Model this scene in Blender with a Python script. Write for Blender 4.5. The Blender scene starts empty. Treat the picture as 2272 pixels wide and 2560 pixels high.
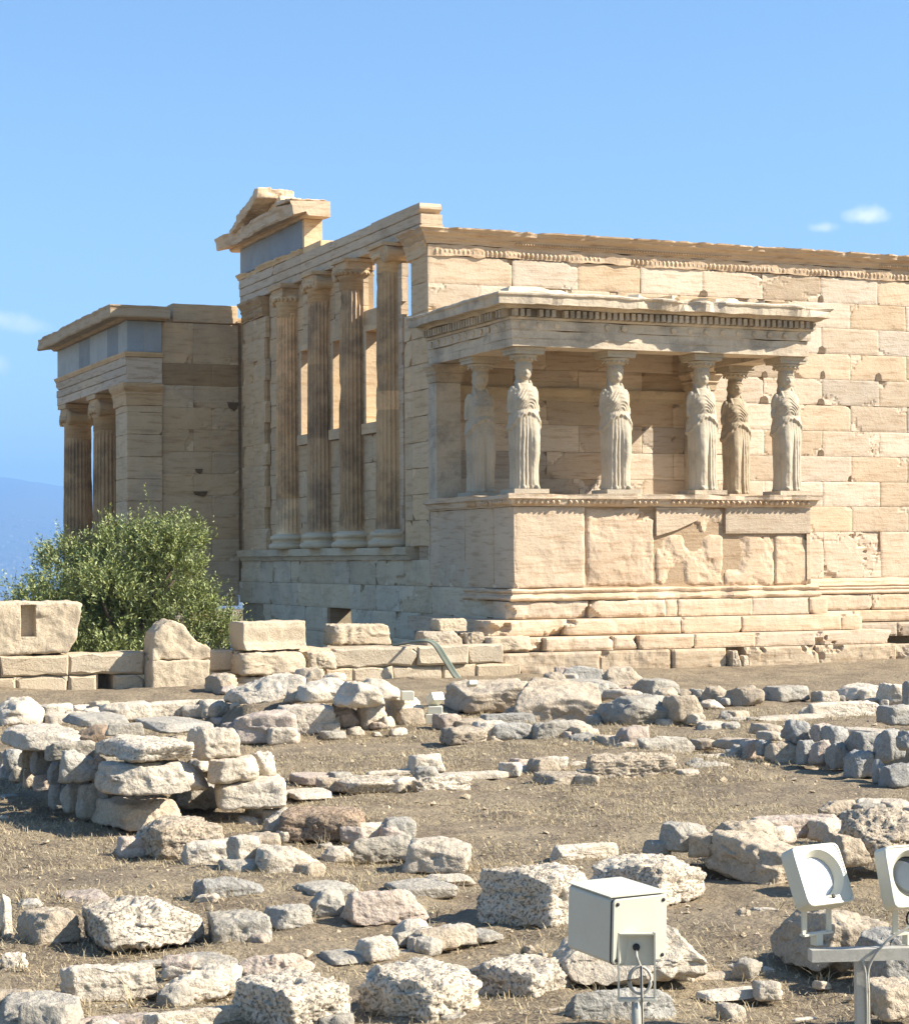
import bpy, bmesh, math, random
import numpy as np
from mathutils import Matrix, Vector, Euler
SC = bpy.context.scene
COL = SC.collection
R = math.radians
# ------------------------------------------------------------------ camera
cam_d = bpy.data.cameras.new('camera'); cam = bpy.data.objects.new('camera', cam_d); COL.objects.link(cam)
CAM = Vector((-13.7025, -33.5138, 0.4724))
_r = Vector((0.92097181, -0.38957348, -0.00659023)); _u = Vector((-0.00287646, -0.02371179, 0.9997147)); _b = _r.cross(_u)
cam.matrix_world = Matrix(((_r.x, _u.x, _b.x, CAM.x), (_r.y, _u.y, _b.y, CAM.y), (_r.z, _u.z, _b.z, CAM.z), (0, 0, 0, 1)))
cam_d.sensor_fit = 'HORIZONTAL'; cam_d.sensor_width = 36.0; cam_d.lens = 5111.17/2272*36
cam_d.clip_start = 0.1; cam_d.clip_end = 40000
SC.camera = cam
# ------------------------------------------------------------------ sky and sun
SUN_AZ, SUN_EL = 119.0, 37.2          # degrees clockwise from north (+Y), elevation
W = bpy.data.worlds.new('World'); SC.world = W; W.use_nodes = True
nt = W.node_tree; nt.nodes.clear()
def N(tree, t, **kw):
    n = tree.nodes.new(t)
    for k, v in kw.items():
        if k in n.inputs.keys() if isinstance(k, str) else False: n.inputs[k].default_value = v
        else: setattr(n, k, v)
    return n
sky = nt.nodes.new('ShaderNodeTexSky'); sky.sky_type = 'NISHITA'; sky.sun_disc = False
sky.sun_elevation = R(SUN_EL); sky.sun_rotation = R(SUN_AZ); sky.altitude = 150; sky.air_density = 1.15; sky.dust_density = 0.2; sky.ozone_density = 5.0
bg = nt.nodes.new('ShaderNodeBackground'); bg.inputs['Strength'].default_value = 0.074
wo = nt.nodes.new('ShaderNodeOutputWorld')
tc = nt.nodes.new('ShaderNodeTexCoord')
nrm = nt.nodes.new('ShaderNodeVectorMath'); nrm.operation = 'NORMALIZE'; nt.links.new(tc.outputs['Generated'], nrm.inputs[0])
nz = nt.nodes.new('ShaderNodeTexNoise'); nz.inputs['Scale'].default_value = 75; nz.inputs['Detail'].default_value = 6; nz.inputs['Roughness'].default_value = .62
nt.links.new(nrm.outputs[0], nz.inputs['Vector'])
prev = sky.outputs['Color']
for (d, sx, sz, a) in (((0.558, 0.8143, 0.1615), .015, .0068, .75), ((0.541, 0.826, 0.157), .012, .004, .5), ((0.188, 0.9755, 0.1125), .024, .006, .4), ((0.178, 0.978, 0.116), .02, .006, .5), ((0.176, 0.9795, 0.0935), .012, .0085, .6)):
    sb = nt.nodes.new('ShaderNodeVectorMath'); sb.operation = 'SUBTRACT'; sb.inputs[1].default_value = d; nt.links.new(nrm.outputs[0], sb.inputs[0])
    ml = nt.nodes.new('ShaderNodeVectorMath'); ml.operation = 'MULTIPLY'; ml.inputs[1].default_value = (1/sx, 1/sx, 1/sz); nt.links.new(sb.outputs[0], ml.inputs[0])
    ln = nt.nodes.new('ShaderNodeVectorMath'); ln.operation = 'LENGTH'; nt.links.new(ml.outputs[0], ln.inputs[0])
    mr = nt.nodes.new('ShaderNodeMapRange'); mr.inputs['From Min'].default_value = 1.0; mr.inputs['From Max'].default_value = 0.0; nt.links.new(ln.outputs['Value'], mr.inputs['Value'])
    ad = nt.nodes.new('ShaderNodeMath'); ad.operation = 'MULTIPLY_ADD'; ad.inputs[1].default_value = 0.9; nt.links.new(mr.outputs[0], ad.inputs[0]); nt.links.new(nz.outputs['Fac'], ad.inputs[2])
    m2 = nt.nodes.new('ShaderNodeMapRange'); m2.inputs['From Min'].default_value = .72; m2.inputs['From Max'].default_value = 1.25; m2.inputs['To Max'].default_value = a; nt.links.new(ad.outputs[0], m2.inputs['Value'])
    m3 = nt.nodes.new('ShaderNodeMath'); m3.operation = 'MULTIPLY'; m4 = nt.nodes.new('ShaderNodeMath'); m4.operation = 'GREATER_THAN'; m4.inputs[1].default_value = 0.0
    nt.links.new(mr.outputs[0], m4.inputs[0]); nt.links.new(m2.outputs[0], m3.inputs[0]); nt.links.new(m4.outputs[0], m3.inputs[1])
    mx = nt.nodes.new('ShaderNodeMix'); mx.data_type = 'RGBA'; nt.links.new(m3.outputs[0], mx.inputs['Factor']); nt.links.new(prev, mx.inputs['A']); mx.inputs['B'].default_value = (7.8, 7.9, 8.1, 1)
    prev = mx.outputs['Result']
nt.links.new(prev, bg.inputs['Color']); nt.links.new(bg.outputs[0], wo.inputs['Surface'])
sun_d = bpy.data.lights.new('sun', 'SUN'); sun_d.energy = 4.7; sun_d.angle = R(0.53); sun_d.color = (1.0, 0.93, 0.82)
sun = bpy.data.objects.new('sun', sun_d); COL.objects.link(sun); sun.location = (20, -20, 30)
SUNV = Vector((math.sin(R(SUN_AZ))*math.cos(R(SUN_EL)), math.cos(R(SUN_AZ))*math.cos(R(SUN_EL)), math.sin(R(SUN_EL))))
sun.rotation_euler = SUNV.to_track_quat('Z', 'Y').to_euler()
SC.view_settings.view_transform = 'Standard'; SC.view_settings.look = 'None'; SC.view_settings.exposure = 1.38; SC.view_settings.gamma = 1.0
SC.cycles.max_bounces = 6; SC.cycles.diffuse_bounces = 3; SC.cycles.volume_bounces = 0
# ------------------------------------------------------------------ noise
def _h(i, j, k, s):
    n = (i*374761393 + j*668265263 + k*1274126177 + s*974634777) & 0xffffffff
    n = ((n ^ (n >> 13))*1274126177) & 0xffffffff
    return ((n ^ (n >> 16)) & 0xffff)/32767.5 - 1
def vn(P, s=0):
    P = np.asarray(P, float); f = np.floor(P).astype(np.int64); t = P-f; t = t*t*t*(t*(6*t-15)+10)
    i, j, k = f[..., 0], f[..., 1], f[..., 2]; a, b, c = t[..., 0], t[..., 1], t[..., 2]
    L = lambda x, y, q: x+(y-x)*q
    return L(L(L(_h(i, j, k, s), _h(i+1, j, k, s), a), L(_h(i, j+1, k, s), _h(i+1, j+1, k, s), a), b),
             L(L(_h(i, j, k+1, s), _h(i+1, j, k+1, s), a), L(_h(i, j+1, k+1, s), _h(i+1, j+1, k+1, s), a), b), c)
def fbm(P, s=0, o=4):
    P = np.asarray(P, float); r = 0; a = 1
    for q in range(o): r = r+a*vn(P*(2.03**q)+q*17.3, s+q); a *= .5
    return r
# ------------------------------------------------------------------ materials
def mat(name, base, dark=None, dk=.0, streak=0.0, sscale=(1, 1, 8), stain=None, st=0.0, stscale=.9, speck=.12, bump=.5, bscale=22, rough=.85, pits=0.0, tint=True, rnd=0.0, spec=.25, bdist=.02, stramp=(.5, .72)):
    m = bpy.data.materials.new(name); m.use_nodes = True; t = m.node_tree; t.nodes.clear(); K = t.links.new
    out = t.nodes.new('ShaderNodeOutputMaterial'); b = t.nodes.new('ShaderNodeBsdfPrincipled'); K(b.outputs[0], out.inputs[0])
    b.inputs['Roughness'].default_value = rough; b.inputs['Specular IOR Level'].default_value = spec
    co = t.nodes.new('ShaderNodeTexCoord'); vec = co.outputs['Object']
    if rnd:
        oi = t.nodes.new('ShaderNodeObjectInfo'); a = t.nodes.new('ShaderNodeVectorMath'); a.operation = 'MULTIPLY_ADD'
        cb = t.nodes.new('ShaderNodeCombineXYZ'); K(oi.outputs['Random'], cb.inputs[0]); K(oi.outputs['Random'], cb.inputs[1]); K(oi.outputs['Random'], cb.inputs[2])
        K(cb.outputs[0], a.inputs[0]); a.inputs[1].default_value = (37, 53, 71); K(vec, a.inputs[2]); vec = a.outputs[0]
    def noise(sc, det=5, ro=.6, mp=None):
        n = t.nodes.new('ShaderNodeTexNoise'); n.inputs['Scale'].default_value = sc; n.inputs['Detail'].default_value = det; n.inputs['Roughness'].default_value = ro
        if mp:
            q = t.nodes.new('ShaderNodeMapping'); q.inputs['Scale'].default_value = mp; K(vec, q.inputs['Vector']); K(q.outputs[0], n.inputs['Vector'])
        else: K(vec, n.inputs['Vector'])
        return n.outputs['Fac']
    def ramp(v, lo, hi, to=1.0):
        r = t.nodes.new('ShaderNodeMapRange'); r.inputs['From Min'].default_value = lo; r.inputs['From Max'].default_value = hi; r.inputs['To Max'].default_value = to; K(v, r.inputs['Value']); return r.outputs[0]
    def mix(f, a, c, mode='MIX'):
        x = t.nodes.new('ShaderNodeMix'); x.data_type = 'RGBA'; x.blend_type = mode
        if isinstance(f, float): x.inputs['Factor'].default_value = f
        else: K(f, x.inputs['Factor'])
        for nm, v in (('A', a), ('B', c)):
            if isinstance(v, tuple): x.inputs[nm].default_value = (*v, 1)
            else: K(v, x.inputs[nm])
        return x.outputs['Result']
    c = base; hs = None
    if dark and dk: c = mix(ramp(noise(1.7, 6, .65), .38, .68, dk), c, dark)
    if streak:
        sv = noise(2.2, 7, .68, sscale); c = mix(ramp(sv, .5, .66, streak), c, tuple(x*y for x, y in zip(base, (.62, .52, .42)))); hs = sv
    if stain and st: c = mix(ramp(noise(stscale, 7, .7), stramp[0], stramp[1], st), c, stain)
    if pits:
        pv = noise(pits, 4, .6); c = mix(ramp(pv, .42, .30, .3), c, tuple(x*.45 for x in base))  # shade inside the pits painted as darker colour along the bump hollows
    if speck:
        g = noise(60, 3, .7); gr = t.nodes.new('ShaderNodeMapRange'); gr.inputs['From Min'].default_value = .3; gr.inputs['From Max'].default_value = .7; gr.inputs['To Min'].default_value = 1-speck; gr.inputs['To Max'].default_value = 1+speck*.6; K(g, gr.inputs['Value'])
        cc = t.nodes.new('ShaderNodeCombineColor'); [K(gr.outputs[0], cc.inputs[i]) for i in range(3)]; c = mix(1.0, c, cc.outputs[0], 'MULTIPLY')
    if rnd:
        rr = t.nodes.new('ShaderNodeMapRange'); rr.inputs['To Min'].default_value = 1-rnd; rr.inputs['To Max'].default_value = 1+rnd*.5; K(oi.outputs['Random'], rr.inputs['Value'])
        cc = t.nodes.new('ShaderNodeCombineColor'); [K(rr.outputs[0], cc.inputs[i]) for i in range(3)]; c = mix(1.0, c, cc.outputs[0], 'MULTIPLY')
    if tint:
        at = t.nodes.new('ShaderNodeAttribute'); at.attribute_name = 'tint'; c = mix(1.0, c, at.outputs['Color'], 'MULTIPLY')
    if isinstance(c, tuple): b.inputs['Base Color'].default_value = (*c, 1)
    else: K(c, b.inputs['Base Color'])
    if bump:
        bn = noise(bscale, 6, .65); 
        if hs is not None:
            ad = t.nodes.new('ShaderNodeMath'); ad.operation = 'ADD'; K(bn, ad.inputs[0]); K(hs, ad.inputs[1]); bn = ad.outputs[0]
        if pits:
            sm = t.nodes.new('ShaderNodeMath'); sm.operation = 'MULTIPLY_ADD'; sm.inputs[1].default_value = .7; K(ramp(pv, .30, .45), sm.inputs[0]); K(bn, sm.inputs[2]); bn = sm.outputs[0]
        bp = t.nodes.new('ShaderNodeBump'); bp.inputs['Strength'].default_value = bump; bp.inputs['Distance'].default_value = bdist; K(bn, bp.inputs['Height']); K(bp.outputs[0], b.inputs['Normal'])
    return m
M = {}
M['warm'] = mat('warm_marble', (.615, .49, .35), (.53, .395, .255), .5, .75, (.8, .8, 7), (.40, .33, .25), .35, .8, .10, .55, 14)
M['shade'] = mat('honey_shade_marble', (.66, .485, .295), (.55, .385, .215), .5, .6, (.8, .8, 6), (.27, .24, .20), .45, .9, .10, .5, 14)  # honey patina; base also warmed to stand in for ground bounce in shade
M['white'] = mat('veined_marble', (.64, .54, .385), (.54, .435, .285), .6, .5, (.7, .7, 5), (.25, .235, .21), .45, 1.2, .10, .5, 12)
M['col'] = mat('stained_column_marble', (.64, .455, .27), (.42, .275, .15), .65, .0, (1, 1, 1), (.14, .11, .085), .6, 1.4, .14, .5, 18, stramp=(.45, .62))
M['cream'] = mat('statue_marble', (.49, .415, .305), (.36, .295, .205), .6, .0, (1, 1, 1), (.27, .235, .18), .55, 3.2, .1, .4, 30, bdist=.012)
M['cream2'] = mat('shaded_statue_marble', (.42, .34, .235), (.31, .24, .155), .7, .0, (1, 1, 1), (.2, .16, .11), .5, 3.2, .1, .4, 30, bdist=.012)  # browner copy of the statue marble, rear statue's shade put into its colour
M['patina'] = mat('blackened_marble', (.64, .53, .385), (.53, .43, .305), .7, .4, (.8, .8, 5), (.17, .15, .125), .5, 1.3, .14, .6, 16, stramp=(.47, .62))
M['frieze'] = mat('blue_grey_limestone', (.34, .36, .365), (.27, .29, .30), .6, .0, (1, 1, 1), (.22, .21, .18), .45, 1.6, .08, .25, 12)
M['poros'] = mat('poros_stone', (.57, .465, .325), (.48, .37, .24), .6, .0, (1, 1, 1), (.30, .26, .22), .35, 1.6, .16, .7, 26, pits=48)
for k, c in dict(w=(.66, .575, .45), g=(.46, .42, .345), b=(.40, .385, .345), p=(.53, .435, .35), t=(.52, .43, .315), n=(.34, .25, .17)).items():
    M['st_'+k] = mat('rubble_'+k, c, tuple(x*y for x, y in zip(c, (.78, .72, .64))), .7, 0, (1, 1, 1), (.19, .17, .14), .55, 4.5, .26, 1.0, 22, rnd=.16, tint=False, bdist=.03)
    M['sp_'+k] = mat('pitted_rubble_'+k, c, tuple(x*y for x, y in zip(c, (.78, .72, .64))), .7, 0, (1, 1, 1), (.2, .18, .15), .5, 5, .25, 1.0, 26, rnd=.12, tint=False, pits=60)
M['soil'] = mat('dry_soil', (.25, .195, .128), (.165, .122, .078), .8, 0, (1, 1, 1), (.38, .30, .185), .75, 2.3, .35, 1.0, 18, tint=False, bdist=.05, stramp=(.42, .66))
M['straw'] = mat('straw', (.41, .33, .20), speck=0, bump=0, rough=.8)
M['leaf'] = mat('olive_leaf', (.185, .215, .075), speck=0, bump=0, rough=.55, spec=.4)
M['bark'] = mat('olive_bark', (.16, .12, .085), (.08, .06, .045), .7, bump=.8)
M['paint'] = mat('cream_enamel', (.60, .575, .46), (.47, .43, .31), .45, speck=.03, bump=.05, bscale=90, rough=.42, spec=.5, tint=False, bdist=.004)
M['gasket'] = mat('black_rubber', (.03, .03, .03), speck=0, bump=0, rough=.6, tint=False)
M['steel'] = mat('galvanised_steel', (.42, .40, .34), (.33, .31, .26), .5, speck=.08, bump=.15, rough=.5, tint=False)
M['lens'] = mat('sun_glare_lens', (.86, .88, .90), speck=0, bump=0, rough=.12, spec=.7, tint=False)  # white base stands in for sun and sky reflected in the lens
M['glass'] = mat('dark_lens_glass', (.055, .06, .06), (.11, .12, .115), .9, speck=0, bump=0, rough=.1, spec=.8, tint=False)
M['hose'] = mat('green_plastic_pipe', (.16, .175, .145), speck=.03, bump=0, rough=.45, tint=True)
M['hill'] = mat('far_hillside', (.13, .125, .085), (.20, .17, .12), .7, speck=0, bump=0, tint=False)
M['city'] = mat('far_houses', (.62, .60, .57), speck=0, bump=0, tint=True)
M['sign'] = mat('white_board', (.72, .73, .74), speck=0, bump=0, tint=False)
# ------------------------------------------------------------------ mesh builder
class MB:
    def __init__(s): s.v = []; s.f = []; s.t = []; s.sm = []
    def add(s, vs, fs, tint=(1, 1, 1), smooth=False):
        o = len(s.v); s.v.extend([tuple(map(float, p)) for p in vs])
        for f in fs: s.f.append([o+i for i in f]); s.t.append(tint); s.sm.append(smooth)
    def box(s, x0, x1, y0, y1, z0, z1, tint=(1, 1, 1)):
        s.add([(x, y, z) for z in (z0, z1) for x, y in ((x0, y0), (x1, y0), (x1, y1), (x0, y1))], [(3, 2, 1, 0), (4, 5, 6, 7), (0, 1, 5, 4), (1, 2, 6, 5), (2, 3, 7, 6), (3, 0, 4, 7)], tint)
    def obox(s, c, ax, hs, tint=(1, 1, 1)):   # oriented box: centre, 3 axes, half sizes
        c = Vector(c); A = [Vector(a).normalized()*h for a, h in zip(ax, hs)]
        s.add([c+A[0]*i+A[1]*j+A[2]*k for k in (-1, 1) for i, j in ((-1, -1), (1, -1), (1, 1), (-1, 1))], [(3, 2, 1, 0), (4, 5, 6, 7), (0, 1, 5, 4), (1, 2, 6, 5), (2, 3, 7, 6), (3, 0, 4, 7)], tint)
    def prism(s, pts, d, tint=(1, 1, 1)):     # 3D polygon swept by vector d
        n = len(pts); d = Vector(d); P = [Vector(p) for p in pts]; Q = [p+d for p in P]
        s.add(P+Q, [list(range(n))[::-1], list(range(n, 2*n))]+[(i, (i+1) % n, n+(i+1) % n, n+i) for i in range(n)], tint)
    def tube(s, path, r, n=8, tint=(1, 1, 1), closed=False):
        P = [Vector(p) for p in path]; m = len(P); rings = []; rr = r if isinstance(r, (list, tuple)) else [r]*m
        ref = Vector((0, 0, 1))
        for i, p in enumerate(P):
            a = P[(i-1) % m] if closed or i else P[0]; b = P[(i+1) % m] if closed or i < m-1 else P[-1]
            T = (b-a).normalized(); x = T.cross(ref)
            if x.length < .05: x = T.cross(Vector((1, 0, 0)))
            x.normalize(); y = T.cross(x)
            rings += [p+(x*math.cos(2*math.pi*k/n)+y*math.sin(2*math.pi*k/n))*rr[i] for k in range(n)]
        fs = [(i*n+k, i*n+(k+1) % n, ((i+1) % m)*n+(k+1) % n, ((i+1) % m)*n+k) for i in range(m if closed else m-1) for k in range(n)]
        if not closed: fs += [list(range(n))[::-1], list(range((m-1)*n, m*n))]
        s.add(rings, fs, tint, True)
    def lathe(s, c, prof, n=32, tint=(1, 1, 1), ax=((1, 0, 0), (0, 1, 0), (0, 0, 1)), a0=0, a1=2*math.pi, smooth=True):
        c = Vector(c); X, Y, Z = map(Vector, ax); full = abs(a1-a0-2*math.pi) < 1e-6; k = n if full else n+1; v = []
        for r, z in prof:
            for i in range(k):
                a = a0+(a1-a0)*i/n; v.append(c+X*r*math.cos(a)+Y*r*math.sin(a)+Z*z)
        m = len(prof); fs = [(j*k+i, j*k+(i+1) % k, (j+1)*k+(i+1) % k, (j+1)*k+i) for j in range(m-1) for i in range(k if full else n)]
        if full: fs += [list(range(k))[::-1], list(range((m-1)*k, m*k))]
        s.add(v, fs, tint, smooth)
    def build(s, name, m, parent=None, loc=None, disp=None):
        me = bpy.data.meshes.new(name); V = np.array(s.v)
        if disp: V = disp(V)
        if loc is not None: V = V-np.array(loc)
        me.from_pydata(V.tolist(), [], s.f); me.materials.append(m)
        a = me.attributes.new('tint', 'FLOAT_COLOR', 'FACE'); a.data.foreach_set('color', np.array([(*t, 1) for t in s.t], float).ravel())
        me.polygons.foreach_set('use_smooth', s.sm); me.update()
        return link(name, me, parent, loc)
def link(name, me, parent=None, loc=None):
    o = bpy.data.objects.new(name, me); COL.objects.link(o)
    if loc is not None: o.location = loc
    if parent is not None:
        o.parent = parent; o.matrix_parent_inverse = pinv(parent)
    return o
def wmat(o): return (wmat(o.parent) @ o.matrix_parent_inverse if o.parent else Matrix()) @ Matrix.LocRotScale(o.location, o.rotation_euler, o.scale)
def pinv(p): return wmat(p).inverted()
def tag(o, label=None, cat=None, group=None, kind=None):
    for k, v in (('label', label), ('category', cat), ('group', group), ('kind', kind)):
        if v: o[k] = v
    return o
def empty(name, loc, label, cat, group=None):
    o = bpy.data.objects.new(name, None); COL.objects.link(o); o.location = loc; o.empty_display_size = .2
    return tag(o, label, cat, group)
def copy_thing(o, delta, parent=None):
    c = o.copy(); COL.objects.link(c)
    if parent is None: c.location = Vector(o.location)+Vector(delta)
    else: c.parent = parent
    for ch in [q for q in bpy.data.objects if q.parent == o]: copy_thing(ch, None, c)
    return c
RN = random.Random(7)
def tv(lo=.88, hi=1.06, warm=.03):
    b = RN.uniform(lo, hi); w = RN.uniform(-warm, warm); return (b*(1+w), b, b*(1-w*1.6))
def block(mb, O, U, Nn, u0, u1, z0, z1, off=0.0, depth=.15, chips=.25, csz=.16, bev=.008, jit=.004, tint=None, gap=.003, patch=.6, seg=.14):
    """ashlar block with worn outline: front face in the plane O + U*u + Z*z, outward normal Nn"""
    O, U, Nn = Vector(O), Vector(U), Vector(Nn); Z = Vector((0, 0, 1)); tint = tint or tv()
    u0 += gap; u1 -= gap; z0 += gap; z1 -= gap; w, h = u1-u0, z1-z0
    cs = [(u0, z0), (u1, z0), (u1, z1), (u0, z1)]; poly = []; pat = []
    for i, (a, b) in enumerate(cs):
        pa, pb = cs[i-1], cs[(i+1) % 4]
        if RN.random() < chips and w > .3:
            c = csz*RN.uniform(.35, 1.25); k1 = min(c*RN.uniform(.6, 1.6)/max(math.dist((a, b), pa), .01), .42); k2 = min(c*RN.uniform(.6, 1.6)/max(math.dist((a, b), pb), .01), .42)
            p1 = (a+(pa[0]-a)*k1, b+(pa[1]-b)*k1); p2 = (a+(pb[0]-a)*k2, b+(pb[1]-b)*k2)
            mid = ((p1[0]+p2[0])/2+RN.uniform(-.25, .15)*(a-(u0+u1)/2)/w*c*2, (p1[1]+p2[1])/2+RN.uniform(-.25, .15)*(b-(z0+z1)/2)/h*c)
            poly += [p1, mid, p2]
            if RN.random() < patch: pat.append([(a, b), p2, mid, p1])
        else: poly.append((a, b))
    fine = []
    for i, p in enumerate(poly):
        q = poly[(i+1) % len(poly)]; n = max(1, int(math.dist(p, q)/seg))
        for k in range(n): fine.append((p[0]+(q[0]-p[0])*k/n, p[1]+(q[1]-p[1])*k/n))
    ctr = ((u0+u1)/2, (z0+z1)/2); n = len(fine); A = []; B = []; D_ = []
    for (a, b) in fine:
        a2 = a+RN.uniform(-jit, jit)*.7; b2 = b+RN.uniform(-jit, jit)
        bb = bev*RN.uniform(.6, 2.0); da = bb if a2 < ctr[0] else -bb; db = bb if b2 < ctr[1] else -bb
        ea = 1 if abs(a2-ctr[0]) > w/2-.06 else .35; eb = 1 if abs(b2-ctr[1]) > h/2-.06 else .35
        A.append(O+U*(a2+da*ea)+Z*(b2+db*eb)+Nn*off); B.append(O+U*a2+Z*b2+Nn*(off-bb)); D_.append(O+U*a2+Z*b2+Nn*(off-depth))
    flip = U.cross(Z).dot(Nn) < 0
    fs = [list(range(n))]+[(n+i, n+(i+1) % n, (i+1) % n, i) for i in range(n)]+[(2*n+i, 2*n+(i+1) % n, n+(i+1) % n, n+i) for i in range(n)]
    if flip: fs = [f[::-1] for f in fs]
    mb.add(A+B+D_, fs, tint)
    for p in pat:
        q = [O+U*x+Z*y+Nn*(off-.006-RN.random()*.004) for x, y in p]
        mb.add(q, [[0, 1, 2, 3]] if not flip else [[3, 2, 1, 0]], (1.14, 1.15, 1.17))
def course(mb, O, U, Nn, joints, z0, z1, **kw):
    for a, b in zip(joints[:-1], joints[1:]): block(mb, O, U, Nn, a, b, z0, z1, **kw)
def wb(mb, O, U, Nn, u0, u1, z0, z1, off=0.0, depth=.3, amp=.008, rnd=.012, chip=.10, deep=.045, patch=.5, g=.035, tint=None, gap=.003, only=None, skew=.0):
    """weathered block: gridded front with worn edges, relief and broken corners (some refilled with new marble)"""
    O, U, Nn = np.array(O, float), np.array(U, float), np.array(Nn, float); tint = tint or tv(); u0 += gap; u1 -= gap; z0 += gap; z1 -= gap
    w, h = u1-u0, z1-z0; nu, nv = max(3, int(w/g)), max(3, int(h/g)); a = np.linspace(0, 1, nu+1)*w; b = np.linspace(0, 1, nv+1)*h
    A, B = np.meshgrid(a, b); sd = RN.randrange(1000); P = np.stack([A+sd, B, A*0+sd*.37], -1)
    ed = np.minimum(np.minimum(A, w-A), np.minimum(B, h-B)); n1 = fbm(P*2.6, 7, 5); n2 = fbm(P*6.5+5, 17, 4)
    dd = -amp*np.clip(n1+.4, 0, 2)-rnd*np.exp(-np.maximum(ed+n2*.02, 0)/.018)
    tn = np.ones(A.shape); patched = np.zeros(A.shape, bool)
    for ci, (cx, cy) in enumerate(((0, 0), (w, 0), (w, h), (0, h))):
        if only is not None and ci not in only: continue
        r = chip*max(0, RN.gauss(.35, .75))*(1 if w > .35 else .5); kx = RN.uniform(.8, 2.0)
        if r < .03: continue
        q = np.hypot((A-cx)/kx, B-cy)*(1+.5*n2)-r
        if RN.random() < patch: m = q < 0; patched |= m; dd = np.where(m, -.004, dd); dd = np.where(np.abs(q) < g*.55, dd-.012, dd)
        else: dd = dd-deep*np.clip(-q/.03, 0, 1)*(1+.5*n1)
    F = O+U*(u0+A)[..., None]+np.array([0, 0, 1.])*(z0+B+A*skew)[..., None]+Nn*(off+dd)[..., None]
    F = F.reshape(-1, 3); k = nu+1; fs = []; ts = []; flip = np.cross(U, [0, 0, 1]).dot(Nn) < 0; o = len(mb.v)
    per = list(range(k))+[j*k+nu for j in range(1, nv+1)]+[nv*k+i for i in range(nu-1, -1, -1)]+[j*k for j in range(nv-1, 0, -1)]
    back = F[per].copy(); back -= Nn*((back-O) @ Nn)[:, None]; back += Nn*(off-depth)
    mb.v += [tuple(p) for p in F]+[tuple(p) for p in back]; nb = len(F); n = len(per)
    for j in range(nv):
        for i in range(nu):
            f = [j*k+i, j*k+i+1, (j+1)*k+i+1, (j+1)*k+i]; fs.append(f); ts.append((1.13*tint[0]**.3, 1.16*tint[1]**.3, 1.2*tint[2]**.3) if patched[j, i] and patched[j+1, i+1] else tint)
    for q in range(n): fs.append([nb+q, nb+(q+1) % n, per[(q+1) % n], per[q]]); ts.append(tint)
    for f, t in zip(fs, ts): mb.f.append([o+x for x in (f[::-1] if flip else f)]); mb.t.append(t); mb.sm.append(False)
def mould(mb, path, prof, seg=.12, noise=.006, chunk=0.0, cf=1.3, tint=(1, 1, 1), seed=3, outmin=0.0, smooth=False):
    """closed profile [(out, z)] swept along an XY path with mitred corners; outward = right of travel; chunk breaks outer edges"""
    P = [Vector((p[0], p[1])) for p in path]; st = []
    nr = []
    for a, b in zip(P[:-1], P[1:]): d = (b-a).normalized(); nr.append(Vector((d.y, -d.x)))
    for i, (a, b) in enumerate(zip(P[:-1], P[1:])):
        L = (b-a).length; n = max(1, int(L/seg))
        for k in range(n):
            if k == 0 and i > 0: st.append((a, nr[i-1]+nr[i]))
            else: st.append((a+(b-a)*k/n, nr[i]))
    st.append((P[-1], nr[-1])); m = len(prof); V = []
    for p, o in st:
        for (q, z) in prof: V.append((p.x+o.x*q, p.y+o.y*q, z))
    V = np.array(V)
    if noise or chunk:
        nn = np.stack([fbm(V*3.1+11, seed, 4), fbm(V*3.1+57, seed+9, 4), fbm(V*3.1+91, seed+5, 4)], -1)*noise; V2 = V+nn
        if chunk:
            O_ = np.array([[o.x, o.y] for p, o in st for _ in prof]); q = np.array([q for p, o in st for q, z in prof]); zc = np.array([z for p, o in st for q, z in prof])
            w = np.clip((q-outmin)/max(.001, max(x for x, _ in prof)-outmin), 0, 1)
            c = np.clip(fbm(V*cf+seed*3.7, seed+2, 4)*.9+.1, 0, 1)*chunk
            V2[:, :2] -= O_*(w*c)[:, None]; zt = max(z for _, z in prof); V2[:, 2] -= np.where(zc > zt-.03, w*c*.35, 0)
        V = V2
    ns = len(st)
    fs = [(i*m+k, i*m+(k+1) % m, (i+1)*m+(k+1) % m, (i+1)*m+k) for i in range(ns-1) for k in range(m)]
    fs += [list(range(m))[::-1], list(range((ns-1)*m, ns*m))]
    mb.add(V, fs, tint, smooth)
def roughen(amp, f=4.0, seed=1, fine=0.0):
    def g(V):
        d = np.stack([fbm(V*f+3, seed, 4), fbm(V*f+37, seed+11, 4), fbm(V*f+71, seed+23, 4)], -1)*amp
        return V+d
    return g
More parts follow.
